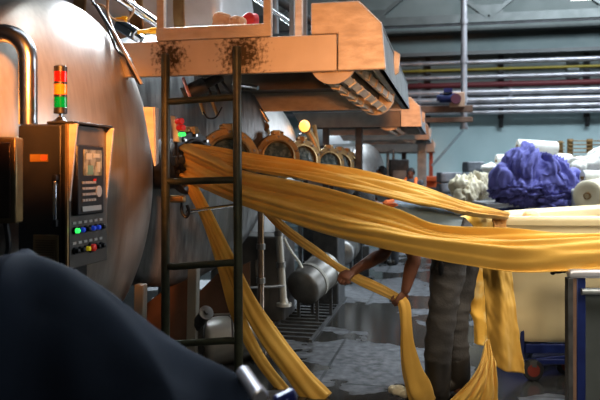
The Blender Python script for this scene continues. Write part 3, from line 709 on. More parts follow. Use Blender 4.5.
drum('steel drum lying on short legs behind the worker\'s rope, nearest in the aisle', P(303, 288, 6.8), P(326, 268, 7.15), .185, mat('drum_steel', (.26, .25, .23), .42, .6, (.17, .16, .15), 6, bump=.05), (.35, .85), 'steel drums beside the aisle')
drum('smaller steel drum lying farther along the aisle', P(342, 253, 9.3), P(349, 246, 10.2), .17, m_steel_worn, (.5,), 'steel drums beside the aisle')
drum('pale steel drum lying under the dark vessel behind the ladder', P(203, 344, 5.35), P(256, 333, 5.6), .19, mat('pale_drum', (.50, .48, .44), .35, .5, (.42, .41, .38), 5), (.5,), 'steel drums beside the aisle')
t = thing('pump_motor', 'dark pump motor with a round end plate beside the pale drum', 'motor', P(207, 316, 5.15))
m = MB(); m.cyl(P(200, 321, 5.15), P(206, 313, 5.05), .045, seg=22); m.cyl(P(197, 327, 5.2), P(200, 321, 5.15), .035, seg=18); m.build('motor_body', m_soot, t)
m = MB(); m.lathe(P(206, 313, 5.05), P(206, 313, 5.05) - P(200, 321, 5.15), [(0, .055), (.01, .055), (.012, .02), (.03, .018), (.03, 0)], 24); m.build('end_plate', m_steel_worn, t)
m = MB(); q = P(200, 322, 5.25); m.bar((q.x, q.y, 0), (q.x, q.y, q.z), .08, .08); m.build('motor_stand', m_soot, t)
m = MB(); m.tube([P(210, 315, 5.1), P(232, 314, 5.1)], .01, 8); m.tube([P(232, 314, 5.1), P(233, 344, 5.1)], .008, 8); m.build('drain_line', m_steel_worn, t)
# copper-lit vertical pipes
def vpipe(label, px, y0, y1, d, r, m_, px2=None):
    a, b_ = P(px, y0, d), P(px2 or px, y1, d); b_ = V((a.x, a.y, b_.z)) if px2 is None else b_
    t = thing('riser_pipe', label, 'pipe', (b_.x, b_.y, max(b_.z, 0)), 'riser pipes beside the vessels')
    m = MB(); m.tube([a, b_], r, 14); m.build('pipe', m_, t)
    for s in (.35, .62): 
        q = a.lerp(b_, s); m = MB(); m.cyl(q, q + (b_ - a).normalized() * .05, r * 1.35, seg=14); m.build('coupling', m_steel_worn, t)
    m = MB(); m.lathe(b_ + UP * .05, UP, [(-.05, r * 2.1), (-.02, r * 2.1), (-.02, r * 1.2), (.02, r)], 16); m.build('foot_flange', m_, t)
    return t
vpipe('steel riser pipe with a copper glint behind the ladder', 261, 200, 325, 6.2, .03, mat('pipe_copper_glint', (.60, .46, .36), .22, 1.0))
vpipe('slightly slanting pale riser pipe with a bolted foot flange', 276, 190, 306, 6.6, .035, mat('pipe_pale', (.50, .47, .42), .4, .4), px2=284)
m = MB(); m.tube([P(248, 288, 6.3), P(284, 286, 6.5)], .012, 8); tag(m.build('cross_pipe', m_steel_worn), 'thin horizontal pipe joining the two risers', 'pipe')
t = thing('machine_casing', 'grey box-shaped machine casing standing behind the riser pipes', 'machine casing', (P(268, 300, 7.0).x, P(268, 300, 7.0).y, 0))
q = P(266, 290, 7.1); m = MB(); m.box((q.x, q.y, .42), (.50, .5, .84)); m.build('casing', mat('casing_grey', (.13, .12, .115), .5, .4, (.09, .085, .08), 5), t, bevel=.02)
m = MB(); m.prism([P(255, 262, 6.78), P(262, 252, 6.78), P(270, 300, 6.78), P(258, 318, 6.78)], FWD * -.01); m.build('stain_plate', m_under, t)
m = MB(); m.box((q.x + .5, q.y + .9, .55), (.30, .5, 1.1)); m.build('casing', m_soot, t, bevel=.02)
# rough tangle behind fabric: white twisted cord on the machine
cable('pale knotted cord hanging on the casing behind the riser pipes', [(284, 238, 6.7), (288, 246, 6.7), (293, 254, 6.7), (299, 262, 6.7), (302, 268, 6.7)], .014, m_white, cat='cord')
# frames along the aisle further away
for px, Y, top, lab in ((334, 8.4, 240, 'dark short post beside the nearest drum'), (366, 9.6, 246, 'dark short post standing where the aisle opens')):
    q = onY(px, 250, Y); m = MB(); zt_ = onY(px, top, Y).z; m.box((q.x, Y, zt_ / 2), (.09, .09, zt_)); m.box((q.x, Y, .01), (.2, .2, .02)); tag(m.build('short_post', m_soot, smooth=0, bevel=.006), lab, 'post')
# floor grating / drain
m = MB(); q = floorpt(318, 318)
for i in range(14): m.box((q.x - .1, q.y - .9 + i * .15, .012), (.42, .05, .024))
m.box((q.x - .32, q.y + .05, .012), (.03, 2.1, .024)); m.box((q.x + .12, q.y + .05, .012), (.03, 2.1, .024))
tag(m.build('drain_grate', m_soot, smooth=0), 'dark slatted drain grate in the wet floor', 'drain grate')

# ------------------------------------------------------------------ cloth helpers
def nz(p, f=1.0, seed=0.0):
    return noise.noise(V((p[0] * f + seed * 13.1, p[1] * f - seed * 7.7, p[2] * f + seed * 3.3)))
def resample(pts, n): return catmull(pts, n)
def sheet(name, m_, top, bot, nu=90, nv=44, folds=(), seed=1.0, amp=.02, parent=None, thick=.006, bulge=0.0, nrm=None):
    """cloth stretched between two edge curves (lists of (px,py,d)); folds run along the length"""
    T = catmull([P(*p) for p in top], nu); B = catmull([P(*p) for p in bot], nu)
    def fn(u, v):
        i = min(int(round(u * nu)), nu); a, b = T[i], B[i]
        p = a.lerp(b, v); w = (b - a)
        tang = (T[min(i + 1, nu)] - T[max(i - 1, 0)])
        n = nrm or w.cross(tang).normalized()
        if n.dot(FWD) > 0: n = -n
        h = 0.0
        for fr, am, drift in folds:
            ph = v + drift * (u - .5) + .10 * noise.noise(V((u * 3.0, v * 2.0, seed + fr)))
            fade = .35 + .65 * (0.5 + 0.5 * noise.noise(V((u * 2.5 + fr, seed, fr * 1.7))))
            k = math.sin(2 * math.pi * fr * ph + seed)
            h += am * fade * (1 - abs(k) ** .8 * 2 if am < 0 else k)
        h += amp * noise.noise(V((u * 4, v * 6, seed * 5))) + amp * .35 * noise.noise(V((u * 9, v * 14, seed * 5)))
        h += bulge * math.sin(math.pi * v)
        return p + n * h + UP * 0.0
    mb = MB(); mb.grid(fn, nu, nv)
    return mb.build(name, m_, parent, smooth=180, solid=thick)

def strand(name, m_, pts, pleats=3, nu=80, nv=18, seed=2.0, amp=.012, thick=.005, parent=None):
    """narrow pleated band along (px,py,d,width px) centre line, rounded like a rope of cloth"""
    C = [P(p[0], p[1], p[2]) for p in pts]; Wd = [p[3] * p[2] / F_ for p in pts]
    CC = catmull(C, nu); WW = [v.x for v in catmull([V((w, 0, 0)) for w in Wd], nu)]
    rings = []
    ns = 36
    for i, c in enumerate(CC):
        t = (CC[min(i + 1, nu)] - CC[max(i - 1, 0)]).normalized()
        a = t.cross(FWD).normalized(); b = t.cross(a).normalized()
        ring = []
        for k in range(ns):
            an = 2 * math.pi * k / ns
            w = WW[i] / 2
            pl = 1 + .16 * math.cos(an * pleats * 2 + 1.2 * noise.noise(V((i / nu * 4, seed, 0))) + seed) + .18 * noise.noise(V((math.cos(an) * 1.6, math.sin(an) * 1.6 + seed, i / nu * 6)))
            ring.append(c + a * math.cos(an) * w * pl + b * math.sin(an) * w * .42 * pl)
        rings.append(ring)
    mb = MB(); mb.rings(rings)
    return mb.build(name, m_, parent, smooth=180)

def heap(name, m_, blobs, voxel=.03, folds=((3.0, .06), (8.0, .03)), seed=1.0, stretch=(1, 1, .45), parent=None, zmin=None, smooth_it=2, extra=None, radial=None, rz=.35, zflat=None):
    """cloth heap: union of ellipsoids, remeshed and creased with ridged noise"""
    mb = MB()
    for c, sc in blobs: mb.sphere(c, 1.0, 3, sc)
    if extra: extra(mb)
    o = mb.build(name, m_, parent, smooth=180)
    o = bake(o, [('REMESH', dict(mode='VOXEL', voxel_size=voxel)), ('SMOOTH', dict(factor=.5, iterations=smooth_it))])
    off = V((0, 0, 0)); p = parent
    while p is not None: off += p.location; p = p.parent
    me = o.data; me.update()
    ns = [v.normal.copy() for v in me.vertices]
    for v, n in zip(me.vertices, ns):
        h = 0; q = v.co + off
        s = V((q.x * stretch[0], q.y * stretch[1], q.z * stretch[2]))
        if radial is not None:
            e = q - radial; an = math.atan2(e.dot(FWD), e.dot(RIGHT))
            s = V((an * .55, .25 * math.hypot(e.x, e.y), q.z * rz))
            if zflat is not None and q.z < zflat: 
                k = min(1, (zflat - q.z) / .28); s = s.lerp(V((an * .22, .3, q.z * 1.5 + .25 * math.sin(an * 2.3))), k)
        w = V((noise.noise(s * 2 + V((seed, 0, 0))), noise.noise(s * 2 + V((0, seed + 5, 0))), noise.noise(s * 2 + V((0, 0, seed + 9))))) * .35
        for fr, am in folds: h += am * (.5 - 2 * abs(noise.noise((s + w) * fr + V((seed * 3, fr, 0)))))
        v.co = v.co + n * h
        if zmin is not None and v.co.z + off.z < zmin: v.co.z = zmin - off.z
    me.update()
    return o

# ------------------------------------------------------------------ the yellow fabric
t = thing('yellow_fabric_band', 'narrow pleated upper band of yellow fabric stretched from porthole mouth to cream cart', 'fabric', P(194, 160, 5.0))
sheet('pleated_band', m_gold, [(188, 143, 5.26), (215, 147.5, 5.1), (250, 155.5, 4.9), (300, 162.5, 4.65), (350, 172, 4.5), (400, 183, 4.45), (450, 197, 4.55), (490, 209, 4.8), (507, 213, 4.95)],
      [(188, 160, 5.2), (215, 164, 5.0), (250, 171, 4.75), (300, 178, 4.45), (350, 187, 4.25), (400, 199, 4.17), (430, 206, 4.2), (460, 213, 4.4), (507, 219, 4.86)],
      nu=130, nv=60, folds=((4.5, .020, .15), (9, .010, -.2), (2, .018, .1)), seed=1.3, amp=.012, parent=t)
sheet('folded_end', mat('brown_fold', (.42, .20, .05), .75), [(494, 211, 4.82), (501, 213, 4.88), (508, 214.5, 4.90)], [(493, 231, 4.80), (499, 232, 4.84), (505, 231, 4.86)], nu=20, nv=16, folds=((1.5, .012, 0),), parent=t, seed=.4, amp=.01)
t = thing('yellow_fabric_sheet', 'broad lower sheet of yellow fabric sweeping across in front of the bending worker', 'fabric', P(196, 165, 5.0))
sheet('fabric_sheet', m_gold, [(183, 141, 5.24), (215, 157, 5.0), (245, 171, 4.78), (300, 182, 4.43), (350, 194, 4.15), (400, 212, 3.98), (430, 226, 3.93), (465, 231, 3.92), (510, 232, 3.95), (560, 234, 3.98), (640, 233, 4.0), (760, 238, 4.05), (880, 262, 4.1)],
      [(186, 180, 5.2), (210, 191, 4.98), (240, 204, 4.74), (285, 220, 4.46), (330, 235, 4.2), (380, 247, 3.93), (430, 256, 3.83), (480, 263, 3.80), (520, 268, 3.80), (565, 268, 3.80), (640, 267, 3.80), (760, 273, 3.82), (880, 295, 3.85)],
      nu=210, nv=80, folds=((1.3, .040, .45), (2.7, .022, -.3), (5.5, .011, .25)), seed=2.2, amp=.012, parent=t, bulge=.05)
# strands falling from the mouth to the floor
o = strand('trailing_strand', m_gold, [(191, 182, 5.2, 8), (207, 214, 5.05, 9), (226, 254, 4.9, 12), (246, 298, 4.82, 16), (270, 337, 4.72, 19), (298, 375, 4.62, 22), (321, 403, 4.54, 26)], 3, seed=2.1)
tag(o, 'wide twisted strand of yellow fabric falling from the mouth to the floor', 'fabric', 'yellow strands trailing to the floor')
o = strand('trailing_strand', m_gold, [(189, 186, 5.25, 7), (205, 218, 5.12, 8), (224, 268, 5.0, 12), (238, 315, 4.93, 12), (258, 356, 4.86, 11), (285, 392, 4.72, 12)], 2, seed=5.1)
tag(o, 'thin strand of yellow fabric falling behind the ladder to the floor', 'fabric', 'yellow strands trailing to the floor')
# rope of cloth in the worker's hands
t = thing('yellow_fabric_rope', 'rope of bunched yellow fabric pulled through both hands of the bending worker', 'fabric', P(402, 392, 4.35))
strand('held_rope', m_gold_lt, [(262, 206, 5.3, 8), (285, 229, 5.0, 8), (318, 253, 4.74, 8), (332, 263, 4.64, 6.5), (344, 271, 4.56, 7), (358, 279, 4.50, 9.5), (380, 289, 4.42, 10), (395, 296.5, 4.36, 9), (402, 301, 4.335, 8)], 4, seed=3.3, parent=t)
strand('hanging_tail', m_gold, [(401, 298, 4.33, 9), (404, 306, 4.31, 11), (406, 325, 4.30, 11), (408, 348, 4.30, 14), (413, 372, 4.31, 21), (420, 390, 4.33, 26), (424, 402, 4.36, 22)], 2, seed=4.4, parent=t)
o = heap('fabric_pile', m_cream_cloth, [(P(397, 390, 4.45), (.055, .05, .03)), (P(406, 393, 4.42), (.05, .05, .025))], voxel=.008, folds=((14, .012), (30, .006)), seed=3, zmin=.002)
tag(o, 'small crumpled pile of pale yellow fabric on the floor beside the boots', 'fabric')
# sheets hanging by the cart
o = sheet('hanging_sheet', m_gold, [(482, 250, 4.62), (496, 252, 4.60), (510, 252, 4.62)], [(490, 362, 4.66), (508, 372, 4.62), (524, 373, 4.66)], nu=50, nv=60, folds=((1.2, .0, 0),), seed=6.0, amp=.015)
tag(o, 'straight yellow sheet hanging down in front of the cream cart\'s end', 'fabric', 'yellow cloths hanging by the cart')
me = o.data
for v in me.vertices:   # vertical drape folds
    l = v.co.dot(RIGHT); v.co += -FWD * (.020 * math.sin(l * 34 + 1.5 * noise.noise(v.co * 2)) + .010 * math.sin(l * 85 + v.co.z * 2) * (v.co.z - .3)) 
o = sheet('hanging_swag', m_gold, [(486, 340, 4.55), (480, 362, 4.48), (468, 382, 4.42), (446, 404, 4.36)], [(489, 340, 4.55), (494, 360, 4.50), (497, 382, 4.44), (498, 404, 4.42)], nu=50, nv=50, folds=((4, .016, 0), (7, .008, .1)), seed=7.0, amp=.012)
tag(o, 'fan-shaped yellow swag of fabric spreading to the floor beside the boots', 'fabric', 'yellow cloths hanging by the cart')
def drape(mb):
    pts = [(474, 222, 4.98), (476, 260, 4.98), (477, 300, 4.98), (480, 345, 4.98)]
    mb.loft([(P(*p), RIGHT * w, FWD * .05) for p, w in zip(pts, (.14, .085, .06, .05))], 20)
o = heap('fabric_heap', mat('bright_yellow_cloth', (.88, .52, .10), .75, 0, (.95, .72, .32), 7, contrast=(.5, .62)), [(P(466, 224, 5.0), (.11, .12, .06)), (P(478, 219, 5.0), (.10, .12, .075)), (P(488, 223, 4.98), (.07, .10, .07))], voxel=.012, folds=((5, .03), (11, .016)), seed=4.6, extra=drape)
tag(o, 'crumpled bright yellow heap of fabric hung behind the worker at the cart\'s end', 'fabric')

# ------------------------------------------------------------------ cream cart
t = thing('laundry_cart', 'big cream fibreglass tub cart on a blue wheeled frame behind the hanging yellow sheet', 'cart', V((P(560, 200, 5.4).x, P(560, 200, 5.4).y, 0)))
def LD(l, d, z): return RIGHT * l + FWD * d + UP * z
outl = [(1.47, 4.92), (1.9, 4.88), (2.6, 4.88), (3.15, 4.9), (3.3, 5.1), (3.3, 5.8), (3.25, 6.5), (3.0, 6.62), (2.6, 6.35), (2.1, 5.95), (1.7, 5.62), (1.46, 5.3), (1.40, 5.05)]
cl = sum(p[0] for p in outl) / len(outl); cd = sum(p[1] for p in outl) / len(outl)
def ringat(sc, z, seg=72):
    pts = [V((p[0], p[1], 0)) for p in outl]; n = len(pts); out = []
    for i in range(seg):
        u = i / seg * n; k = int(u); f_ = u - k
        p0, p1, p2, p3 = pts[(k - 1) % n], pts[k % n], pts[(k + 1) % n], pts[(k + 2) % n]
        q = .5 * ((2 * p1) + (p2 - p0) * f_ + (2 * p0 - 5 * p1 + 4 * p2 - p3) * f_ ** 2 + (3 * p1 - p0 - 3 * p2 + p3) * f_ ** 3)
        l = cl + (q.x - cl) * sc; d = cd + (q.y - cd) * sc
        out.append(LD(l, d, z))
    return out
zr = 1.166
mb = MB(); mb.rings([ringat(.80, .285), ringat(.87, .26), ringat(.915, .30), ringat(.935, .45), ringat(.965, zr - .08), ringat(.965, zr - .03), ringat(.935, zr - .03), ringat(.90, .45), ringat(.86, .33), ringat(.5, .32)]); mb.build('tub', m_cream, t, smooth=60)
mb = MB(); mb.rings([ringat(.968, zr - .065), ringat(1.0, zr - .06), ringat(1.005, zr - .03), ringat(1.0, zr), ringat(.975, zr + .008), ringat(.945, zr), ringat(.935, zr - .03)], cap=False); mb.build('rim', m_cream, t, smooth=60)
mb = MB()
cor = [(1.62, 4.98), (3.1, 4.98), (3.1, 6.3), (1.9, 5.55)]
for i in range(4):
    a, b_ = cor[i], cor[(i + 1) % 4]
    mb.bar(LD(*a, .215), LD(*b_, .215), .05, .07); mb.bar(LD(*a, .12), LD(*b_, .12), .04, .04)
mb.bar(LD(1.62, 4.98, .12), LD(2.3, 4.98, .2), .03, .03)
mb.bar(LD(1.60, 4.97, .10), LD(1.60, 4.97, 1.1), .03, .03)
mb.build('blue_frame', m_blue, t, smooth=0, bevel=.006)
for l, d in ((1.66, 4.92), (1.95, 5.05), (3.05, 5.0), (3.05, 6.2)):
    mb = MB(); mb.bar(LD(l, d, .10), LD(l, d, .145), .05, .05); mb.build('caster_fork', m_soot, t)
    mb = MB(); c = LD(l, d, .075); mb.lathe(c - FWD * .02, FWD, [(0, .02), (0, .07), (.006, .075), (.034, .075), (.04, .07), (.04, .02)], 24); w = mb.build('wheel', m_rubber, t)
    mb = MB(); mb.lathe(c - FWD * .023, FWD, [(0, 0), (0, .045), (.046, .045), (.046, 0)], 20); mb.build('wheel_hub', mat('hub_dull_red', (.16, .025, .015), .6), w)
o = heap('fabric_scrap', mat('pale_orange_cloth', (.85, .55, .28), .8), [(P(530, 215, 5.12), (.05, .05, .035)), (P(534, 218, 5.12), (.05, .05, .04)), (P(530, 230, 5.14), (.06, .05, .12))], voxel=.01, folds=((10, .02),), seed=9)
tag(o, 'small pale orange scrap of fabric poking up inside the cream cart', 'fabric')

# ------------------------------------------------------------------ near trolley
t = thing('steel_trolley', 'steel and blue trolley with rounded top rail under the broad yellow sheet\'s end', 'trolley', LD(1.9, 4.2, 0))
l0 = 269 / F_ * 3.82; zt_ = 0.955
mb = MB(); mb.bar(LD(l0 - .01, 3.82, zt_ - .028), LD(2.7, 3.82, zt_ - .028), .05, .056, up=FWD); mb.build('top_rail', m_pipe_white, t, bevel=.018, bseg=3)
mb = MB(); mb.bar(LD(l0, 3.82, 0.1), LD(l0, 3.82, zt_ - .05), .03, .05, up=FWD); mb.build('corner_angle', m_soot, t, bevel=.004)
mb = MB(); mb.bar(LD(l0 + .028, 3.825, 0.1), LD(l0 + .028, 3.825, zt_ - .05), .02, .03, up=FWD); mb.build('brown_strip', m_rust, t)
for l, d in ((l0 + .064, 3.835), (2.6, 3.835), (l0 + .37, 4.65), (2.9, 4.65)):
    mb = MB(); mb.bar(LD(l, d, 0.1), LD(l, d, zt_ - .04), .052, .05, up=FWD); mb.build('blue_post', m_blue, t, bevel=.006)
    mb = MB(); c = LD(l, d, .055); mb.lathe(c - FWD * .02, FWD, [(0, 0), (0, .05), (.005, .055), (.035, .055), (.04, .05), (.04, 0)], 22); mb.build('wheel', m_rubber, t)
mb = MB(); mb.tube([LD(l0 + .06, 3.800, zt_ - .125), LD(2.62, 3.800, zt_ - .125)], .018, 14); mb.build('guide_pipe', m_plate_grey, t)
mb = MB(); mb.box(LD((l0 + 2.65) / 2 + .05, 3.86, .48), (2.6 - l0 - .05, .012, .72), rotc); mb.build('front_panel', m_smoke, t)
mb = MB(); mb.bar(LD(l0 + .34, 4.65, zt_ - .03), LD(3.0, 4.65, zt_ - .03), .05, .05); mb.bar(LD(l0 + .06, 3.83, zt_ - .03), LD(l0 + .37, 4.65, zt_ - .03), .05, .05); mb.bar(LD(2.6, 3.83, zt_ - .03), LD(2.9, 4.65, zt_ - .03), .05, .05); mb.bar(LD(l0 + .06, 3.84, .13), LD(2.6, 3.84, .13), .05, .05); mb.build('rear_rail', m_blue, t, bevel=.006)
q = P(558, 271, 3.93); mb = MB(); mb.sphere(q, .022, 2, (1.4, 1, .7)); mb.sphere(q + RIGHT * -.03 - UP * .01, .014, 2); mb.sphere(q + RIGHT * .035 + UP * .004, .016, 2); mb.build('rail_clip', m_black, t)

# ------------------------------------------------------------------ dark cloth heap close to the camera
ridge = [(-260, 300), (-150, 285), (-60, 264), (0, 256), (22, 252), (45, 257), (75, 270), (100, 288), (130, 314), (160, 337), (190, 352), (225, 367), (246, 380), (258, 396), (270, 440), (285, 560), (295, 800)]
def ridge_z(l):
    px = 300 + l / 2.0 * F_
    for (a, ya), (b, yb) in zip(ridge, ridge[1:]):
        if a <= px <= b: 
            y = ya + (yb - ya) * (px - a) / (b - a); return 1.5 + (170 - y) / F_ * 2.0
    return 0.0
def cloth(u, v):
    l = -1.55 + 1.53 * u
    z = sum(ridge_z(l + k * .012) for k in (-2, -1, 0, 1, 2)) / 5
    d0 = 2.0
    if v < .5:
        s = (1 - v / .5)        # toward the camera, falling
        d = d0 - .75 * s ** 1.0; zz = z * (1 - .78 * s ** 1.7) 
    else:
        s = (v - .5) / .5
        d = d0 + .45 * s; zz = z * (1 - s ** 2.2)
    p = LD(l, d, 0)
    fan = math.atan2(l + .95, 1.45 - z * .9 + .3 * abs(v - .5) * 2)
    h = .055 * (1 - 2 * abs(math.sin(fan * 8.5 + 1.0 * noise.noise(V((l * 2, v * 2, 1)))))) * (.55 + .45 * noise.noise(V((fan * 3, 1, 2)))) + .03 * noise.noise(V((l * 3.2, v * 4, 3.1))) + .012 * noise.noise(V((l * 9, v * 8, 7)))
    edge = min(1, abs(v - .5) * 9)
    return V((p.x, p.y, max(.004, zz + h * edge))) - FWD * h * .6 * edge
mb = MB(); mb.grid(cloth, 150, 90)
o = mb.build('dark_cloth_heap', m_navy, None, smooth=180)
tag(o, 'big heap of dark navy cloth piled closest to the camera', 'cloth')
t = thing('cloth_trolley', 'low trolley with a shiny rail end and blue bar poking from under the navy cloth', 'trolley', LD(-.12, 1.95, 0))
mb = MB(); a, b_ = P(243, 372, 1.99), P(256, 391, 1.90); mb.tube([a, b_], .0215, 24); ax = (b_ - a).normalized(); mb.lathe(b_, ax, [(0, .0235), (.03, .0235), (.034, .019), (.034, 0)], 24); mb.build('chrome_rail', m_pipe_white, t)
mb = MB(); mb.bar(P(276, 404, 1.88), P(294, 394, 1.92), .03, .04); mb.bar(P(282, 396, 1.90), V((P(282, 396, 1.90).x, P(282, 396, 1.90).y, 0.0)), .04, .04); mb.build('blue_bar', m_blue_lt, t, bevel=.008)

# ------------------------------------------------------------------ people
def wrinkle(o, fr, am, seed, stretch=(1, 1, 1)):
    me = o.data; off = V((0, 0, 0)); p = o.parent
    while p is not None: off += p.location; p = p.parent
    ns = [v.normal.copy() for v in me.vertices]
    for v, n in zip(me.vertices, ns):
        q = v.co + off; s = V((q.x * stretch[0], q.y * stretch[1], q.z * stretch[2]))
        v.co += n * (am * (.4 - 1.8 * abs(noise.noise(s * fr + V((seed, 0, 0))))) + am * .5 * noise.noise(s * fr * 2.3))
    me.update()

def limb(mb, pts, rads, seg=18):
    """tapered limb through points with rounded ends"""
    n = 8 * (len(pts) - 1)
    CC = catmull(pts, n); RR = [max(.003, v.x) for v in catmull([V((r, 0, 0)) for r in rads], n)]
    mb.tube(CC, 0, seg, rads=RR)
    mb.sphere(CC[0], RR[0], 2); mb.sphere(CC[-1], RR[-1], 2)

def hand(mb, wrist, d, axis, n, s=1.0, curl=(35, 85, 60), thumb_side=1):
    """palm, four curled fingers spaced along axis, thumb from the side; n = palm-facing direction"""
    d = V(d).normalized(); axis = (V(axis) - d * V(axis).dot(d)).normalized(); n = V(n); n = (n - d * n.dot(d) - axis * n.dot(axis)).normalized()
    W = V(wrist)
    R = Matrix((d, axis, n)).transposed()
    mb.sphere(W + d * .05 * s, .05 * s, 2, (1.0, .84, .34), R)
    mb.sphere(W + d * .075 * s, .04 * s, 2, (.7, 1.05, .36), R)
    lens = ((.040, .026, .021), (.046, .031, .023), (.043, .029, .022), (.034, .021, .018))
    for i, L in enumerate(lens):
        off = (1.5 - i) * .0215 * s * thumb_side
        p = W + d * (.088 - .006 * abs(i - 1.2)) * s + axis * off
        pts = [p - d * .02 * s, p]; ang = 0
        cv = (curl[0] + i * 5, curl[1] + i * 3, curl[2])
        for Lk, c in zip(L, cv):
            ang += math.radians(c)
            p = p + (d * math.cos(ang) + n * math.sin(ang)) * Lk * s
            pts.append(p)
        rr = [.0098 * s, .0098 * s, .0092 * s, .0084 * s, .0072 * s]
        for k in range(len(pts) - 1):
            mb.tube([pts[k], pts[k + 1]], 0, 10, rads=[rr[k], rr[k + 1]]); mb.sphere(pts[k + 1], rr[k + 1], 1)
    b = W + d * .03 * s + axis * (.034 * s * thumb_side)
    t1 = b + (d * .6 + axis * .6 * thumb_side + n * .45).normalized() * .04 * s
    t2 = t1 + (d * .75 + n * .75 - axis * .1 * thumb_side).normalized() * .032 * s
    t3 = t2 + (d * .35 + n * .9 - axis * .45 * thumb_side).normalized() * .024 * s
    limb(mb, [b, t1, t2, t3], [.014 * s, .0125 * s, .011 * s, .0085 * s], 10)

def face_head(mb, c, up, fwd, s=1.0):
    up = V(up).normalized(); fwd = (V(fwd) - up * V(fwd).dot(up)).normalized(); sd = up.cross(fwd)
    R = Matrix((fwd, sd, up)).transposed(); c = V(c)
    mb.sphere(c + up * .02 * s, .1 * s, 3, (.98, .78, .95), R)
    mb.sphere(c + fwd * .028 * s - up * .055 * s, .075 * s, 2, (.85, .74, .95), R)
    mb.sphere(c + fwd * .055 * s - up * .10 * s, .03 * s, 2, (.8, 1, .7), R)
    limb(mb, [c + fwd * .093 * s + up * .02 * s, c + fwd * .112 * s - up * .022 * s], [.009 * s, .015 * s], 10)
    mb.sphere(c + fwd * .086 * s - up * .062 * s, .02 * s, 2, (.55, 1.2, .4), R)
    for k in (-1, 1):
        mb.sphere(c + sd * k * .078 * s - up * .012 * s - fwd * .005 * s, .03 * s, 2, (.6, .28, 1.0), R)
        mb.sphere(c + fwd * .083 * s + sd * k * .034 * s + up * .028 * s, .014 * s, 1, (.6, 1.5, .5), R)
    return R, sd
def eyes(parent, c, up, fwd, s=1.0):
    up = V(up).normalized(); fwd = (V(fwd) - up * V(fwd).dot(up)).normalized(); sd = up.cross(fwd)
    for k in (-1, 1):
        mb = MB(); mb.sphere(V(c) + fwd * .082 * s + sd * k * .032 * s + up * .006 * s, .013 * s, 2); mb.build('eye', mat('eye_dark', (.05, .04, .035), .2), parent)
def hair_cap(parent, c, up, fwd, s=1.0, m_=None):
    up = V(up).normalized(); fwd = (V(fwd) - up * V(fwd).dot(up)).normalized(); sd = up.cross(fwd)
    mb = MB()
    def fn(u, v):
        th = u * 2 * math.pi; ph = v * math.radians(118)
        front = max(0, math.cos(th)); ph *= (1 - .42 * front ** 1.5)
        r = .111 * s
        p = up * (math.cos(ph) * r * .98 + .018 * s) + fwd * (math.sin(ph) * math.cos(th) * r * .97 - .008 * s) + sd * (math.sin(ph) * math.sin(th) * r * .80)
        q = V(c) + p; return q + p.normalized() * .006 * noise.noise(q * 60)
    mb.grid(fn, 40, 20)
    return mb.build('hair', m_ or m_hair, parent, smooth=180, solid=.006)

# the bending worker
feet_c = P(442, 400, 4.5)
w = thing('person', 'worker in grey shirt bending over to pull a rope of yellow fabric with bare arms', 'person', (feet_c.x, feet_c.y, 0))
def spine(px, py, d, hw, ht, tx, ty):
    """section: centre pixel, depth half-width, thickness, spine tangent in picture (x right, y up)"""
    tv = V((tx, ty)).normalized(); nrm = RIGHT * (-tv.y) + UP * tv.x
    return (P(px, py, d), FWD * hw, nrm * ht)
D = 4.56
tors = [(463, 252, D, .150, .105, -.35, .9), (459, 243, D, .165, .125, -.55, .8), (450, 234, D, .160, .122, -.8, .55), (438, 228, D, .155, .115, -.93, .38), (420, 222, D, .170, .118, -.97, .25), (404, 218, D, .185, .112, -.97, .22), (392, 215, D, .180, .090, -.97, .25), (385, 213, D, .11, .06, -.97, .2)]
shN, shF = P(399, 219, 4.37), P(394, 216, 4.74)
elN, wrN = P(414, 257, 4.30), P(405.5, 290, 4.325)
elF, wrF = P(384, 253, 4.68), P(354, 271, 4.50)
neck0, headc = P(388, 212, D), P(366, 208, D - .02)
up_h = (headc - neck0).normalized(); fwd_h = (-UP * .9 - RIGHT * .25)
mb = MB()
mb.loft([spine(*a[:3], a[3] * .93, a[4] * .92, *a[5:]) for a in tors], 24)
limb(mb, [P(392, 213, D), P(383, 211, D), P(373, 209, D)], [.062, .056, .058])
face_head(mb, headc, up_h, fwd_h)
limb(mb, [P(402, 217, 4.45), shN, shN.lerp(elN, .5), elN, elN.lerp(wrN, .35), wrN], [.06, .062, .052, .043, .044, .029])
limb(mb, [P(398, 215, 4.66), shF, shF.lerp(elF, .5), elF, elF.lerp(wrF, .35), wrF], [.06, .062, .052, .044, .045, .029])
dN = (wrN - elN).normalized(); dF = (wrF - elF).normalized()
ropeF = (P(362, 281, 4.50) - P(330, 262, 4.66)).normalized(); ropeN = (P(401, 300, 4.34) - P(385, 291, 4.40)).normalized()
hand(mb, wrN + dN * .005, (dN - RIGHT * .25), FWD * .5 + RIGHT * .1 + ropeN * .4 , -RIGHT * .9 - UP * .1, 1.0, (38, 80, 55), 1)
hand(mb, wrF + dF * .005, (dF), ropeF - FWD * .3, -UP * .85 + FWD * .4, 1.0, (38, 85, 60), -1)
lg = [((452, 248, 4.46), (447, 282, 4.44), (442, 315, 4.43), (438, 350, 4.43), (438, 388, 4.44)), ((463, 248, 4.66), (460, 282, 4.66), (455, 315, 4.65), (456, 350, 4.66), (459, 388, 4.67))]
for L in lg: limb(mb, [P(*p) for p in L], [.10, .085, .062, .055, .045])
body = mb.build('body', m_skin, w, smooth=180)
bake(body, [('REMESH', dict(mode='VOXEL', voxel_size=.0048)), ('SMOOTH', dict(factor=.5, iterations=3))])
hair_cap(w, headc, up_h, fwd_h); eyes(w, headc, up_h, fwd_h)
mb = MB()
mb.loft([spine(*a[:3], a[3] + .012, a[4] + .014, *a[5:]) for a in tors[1:]], 28)
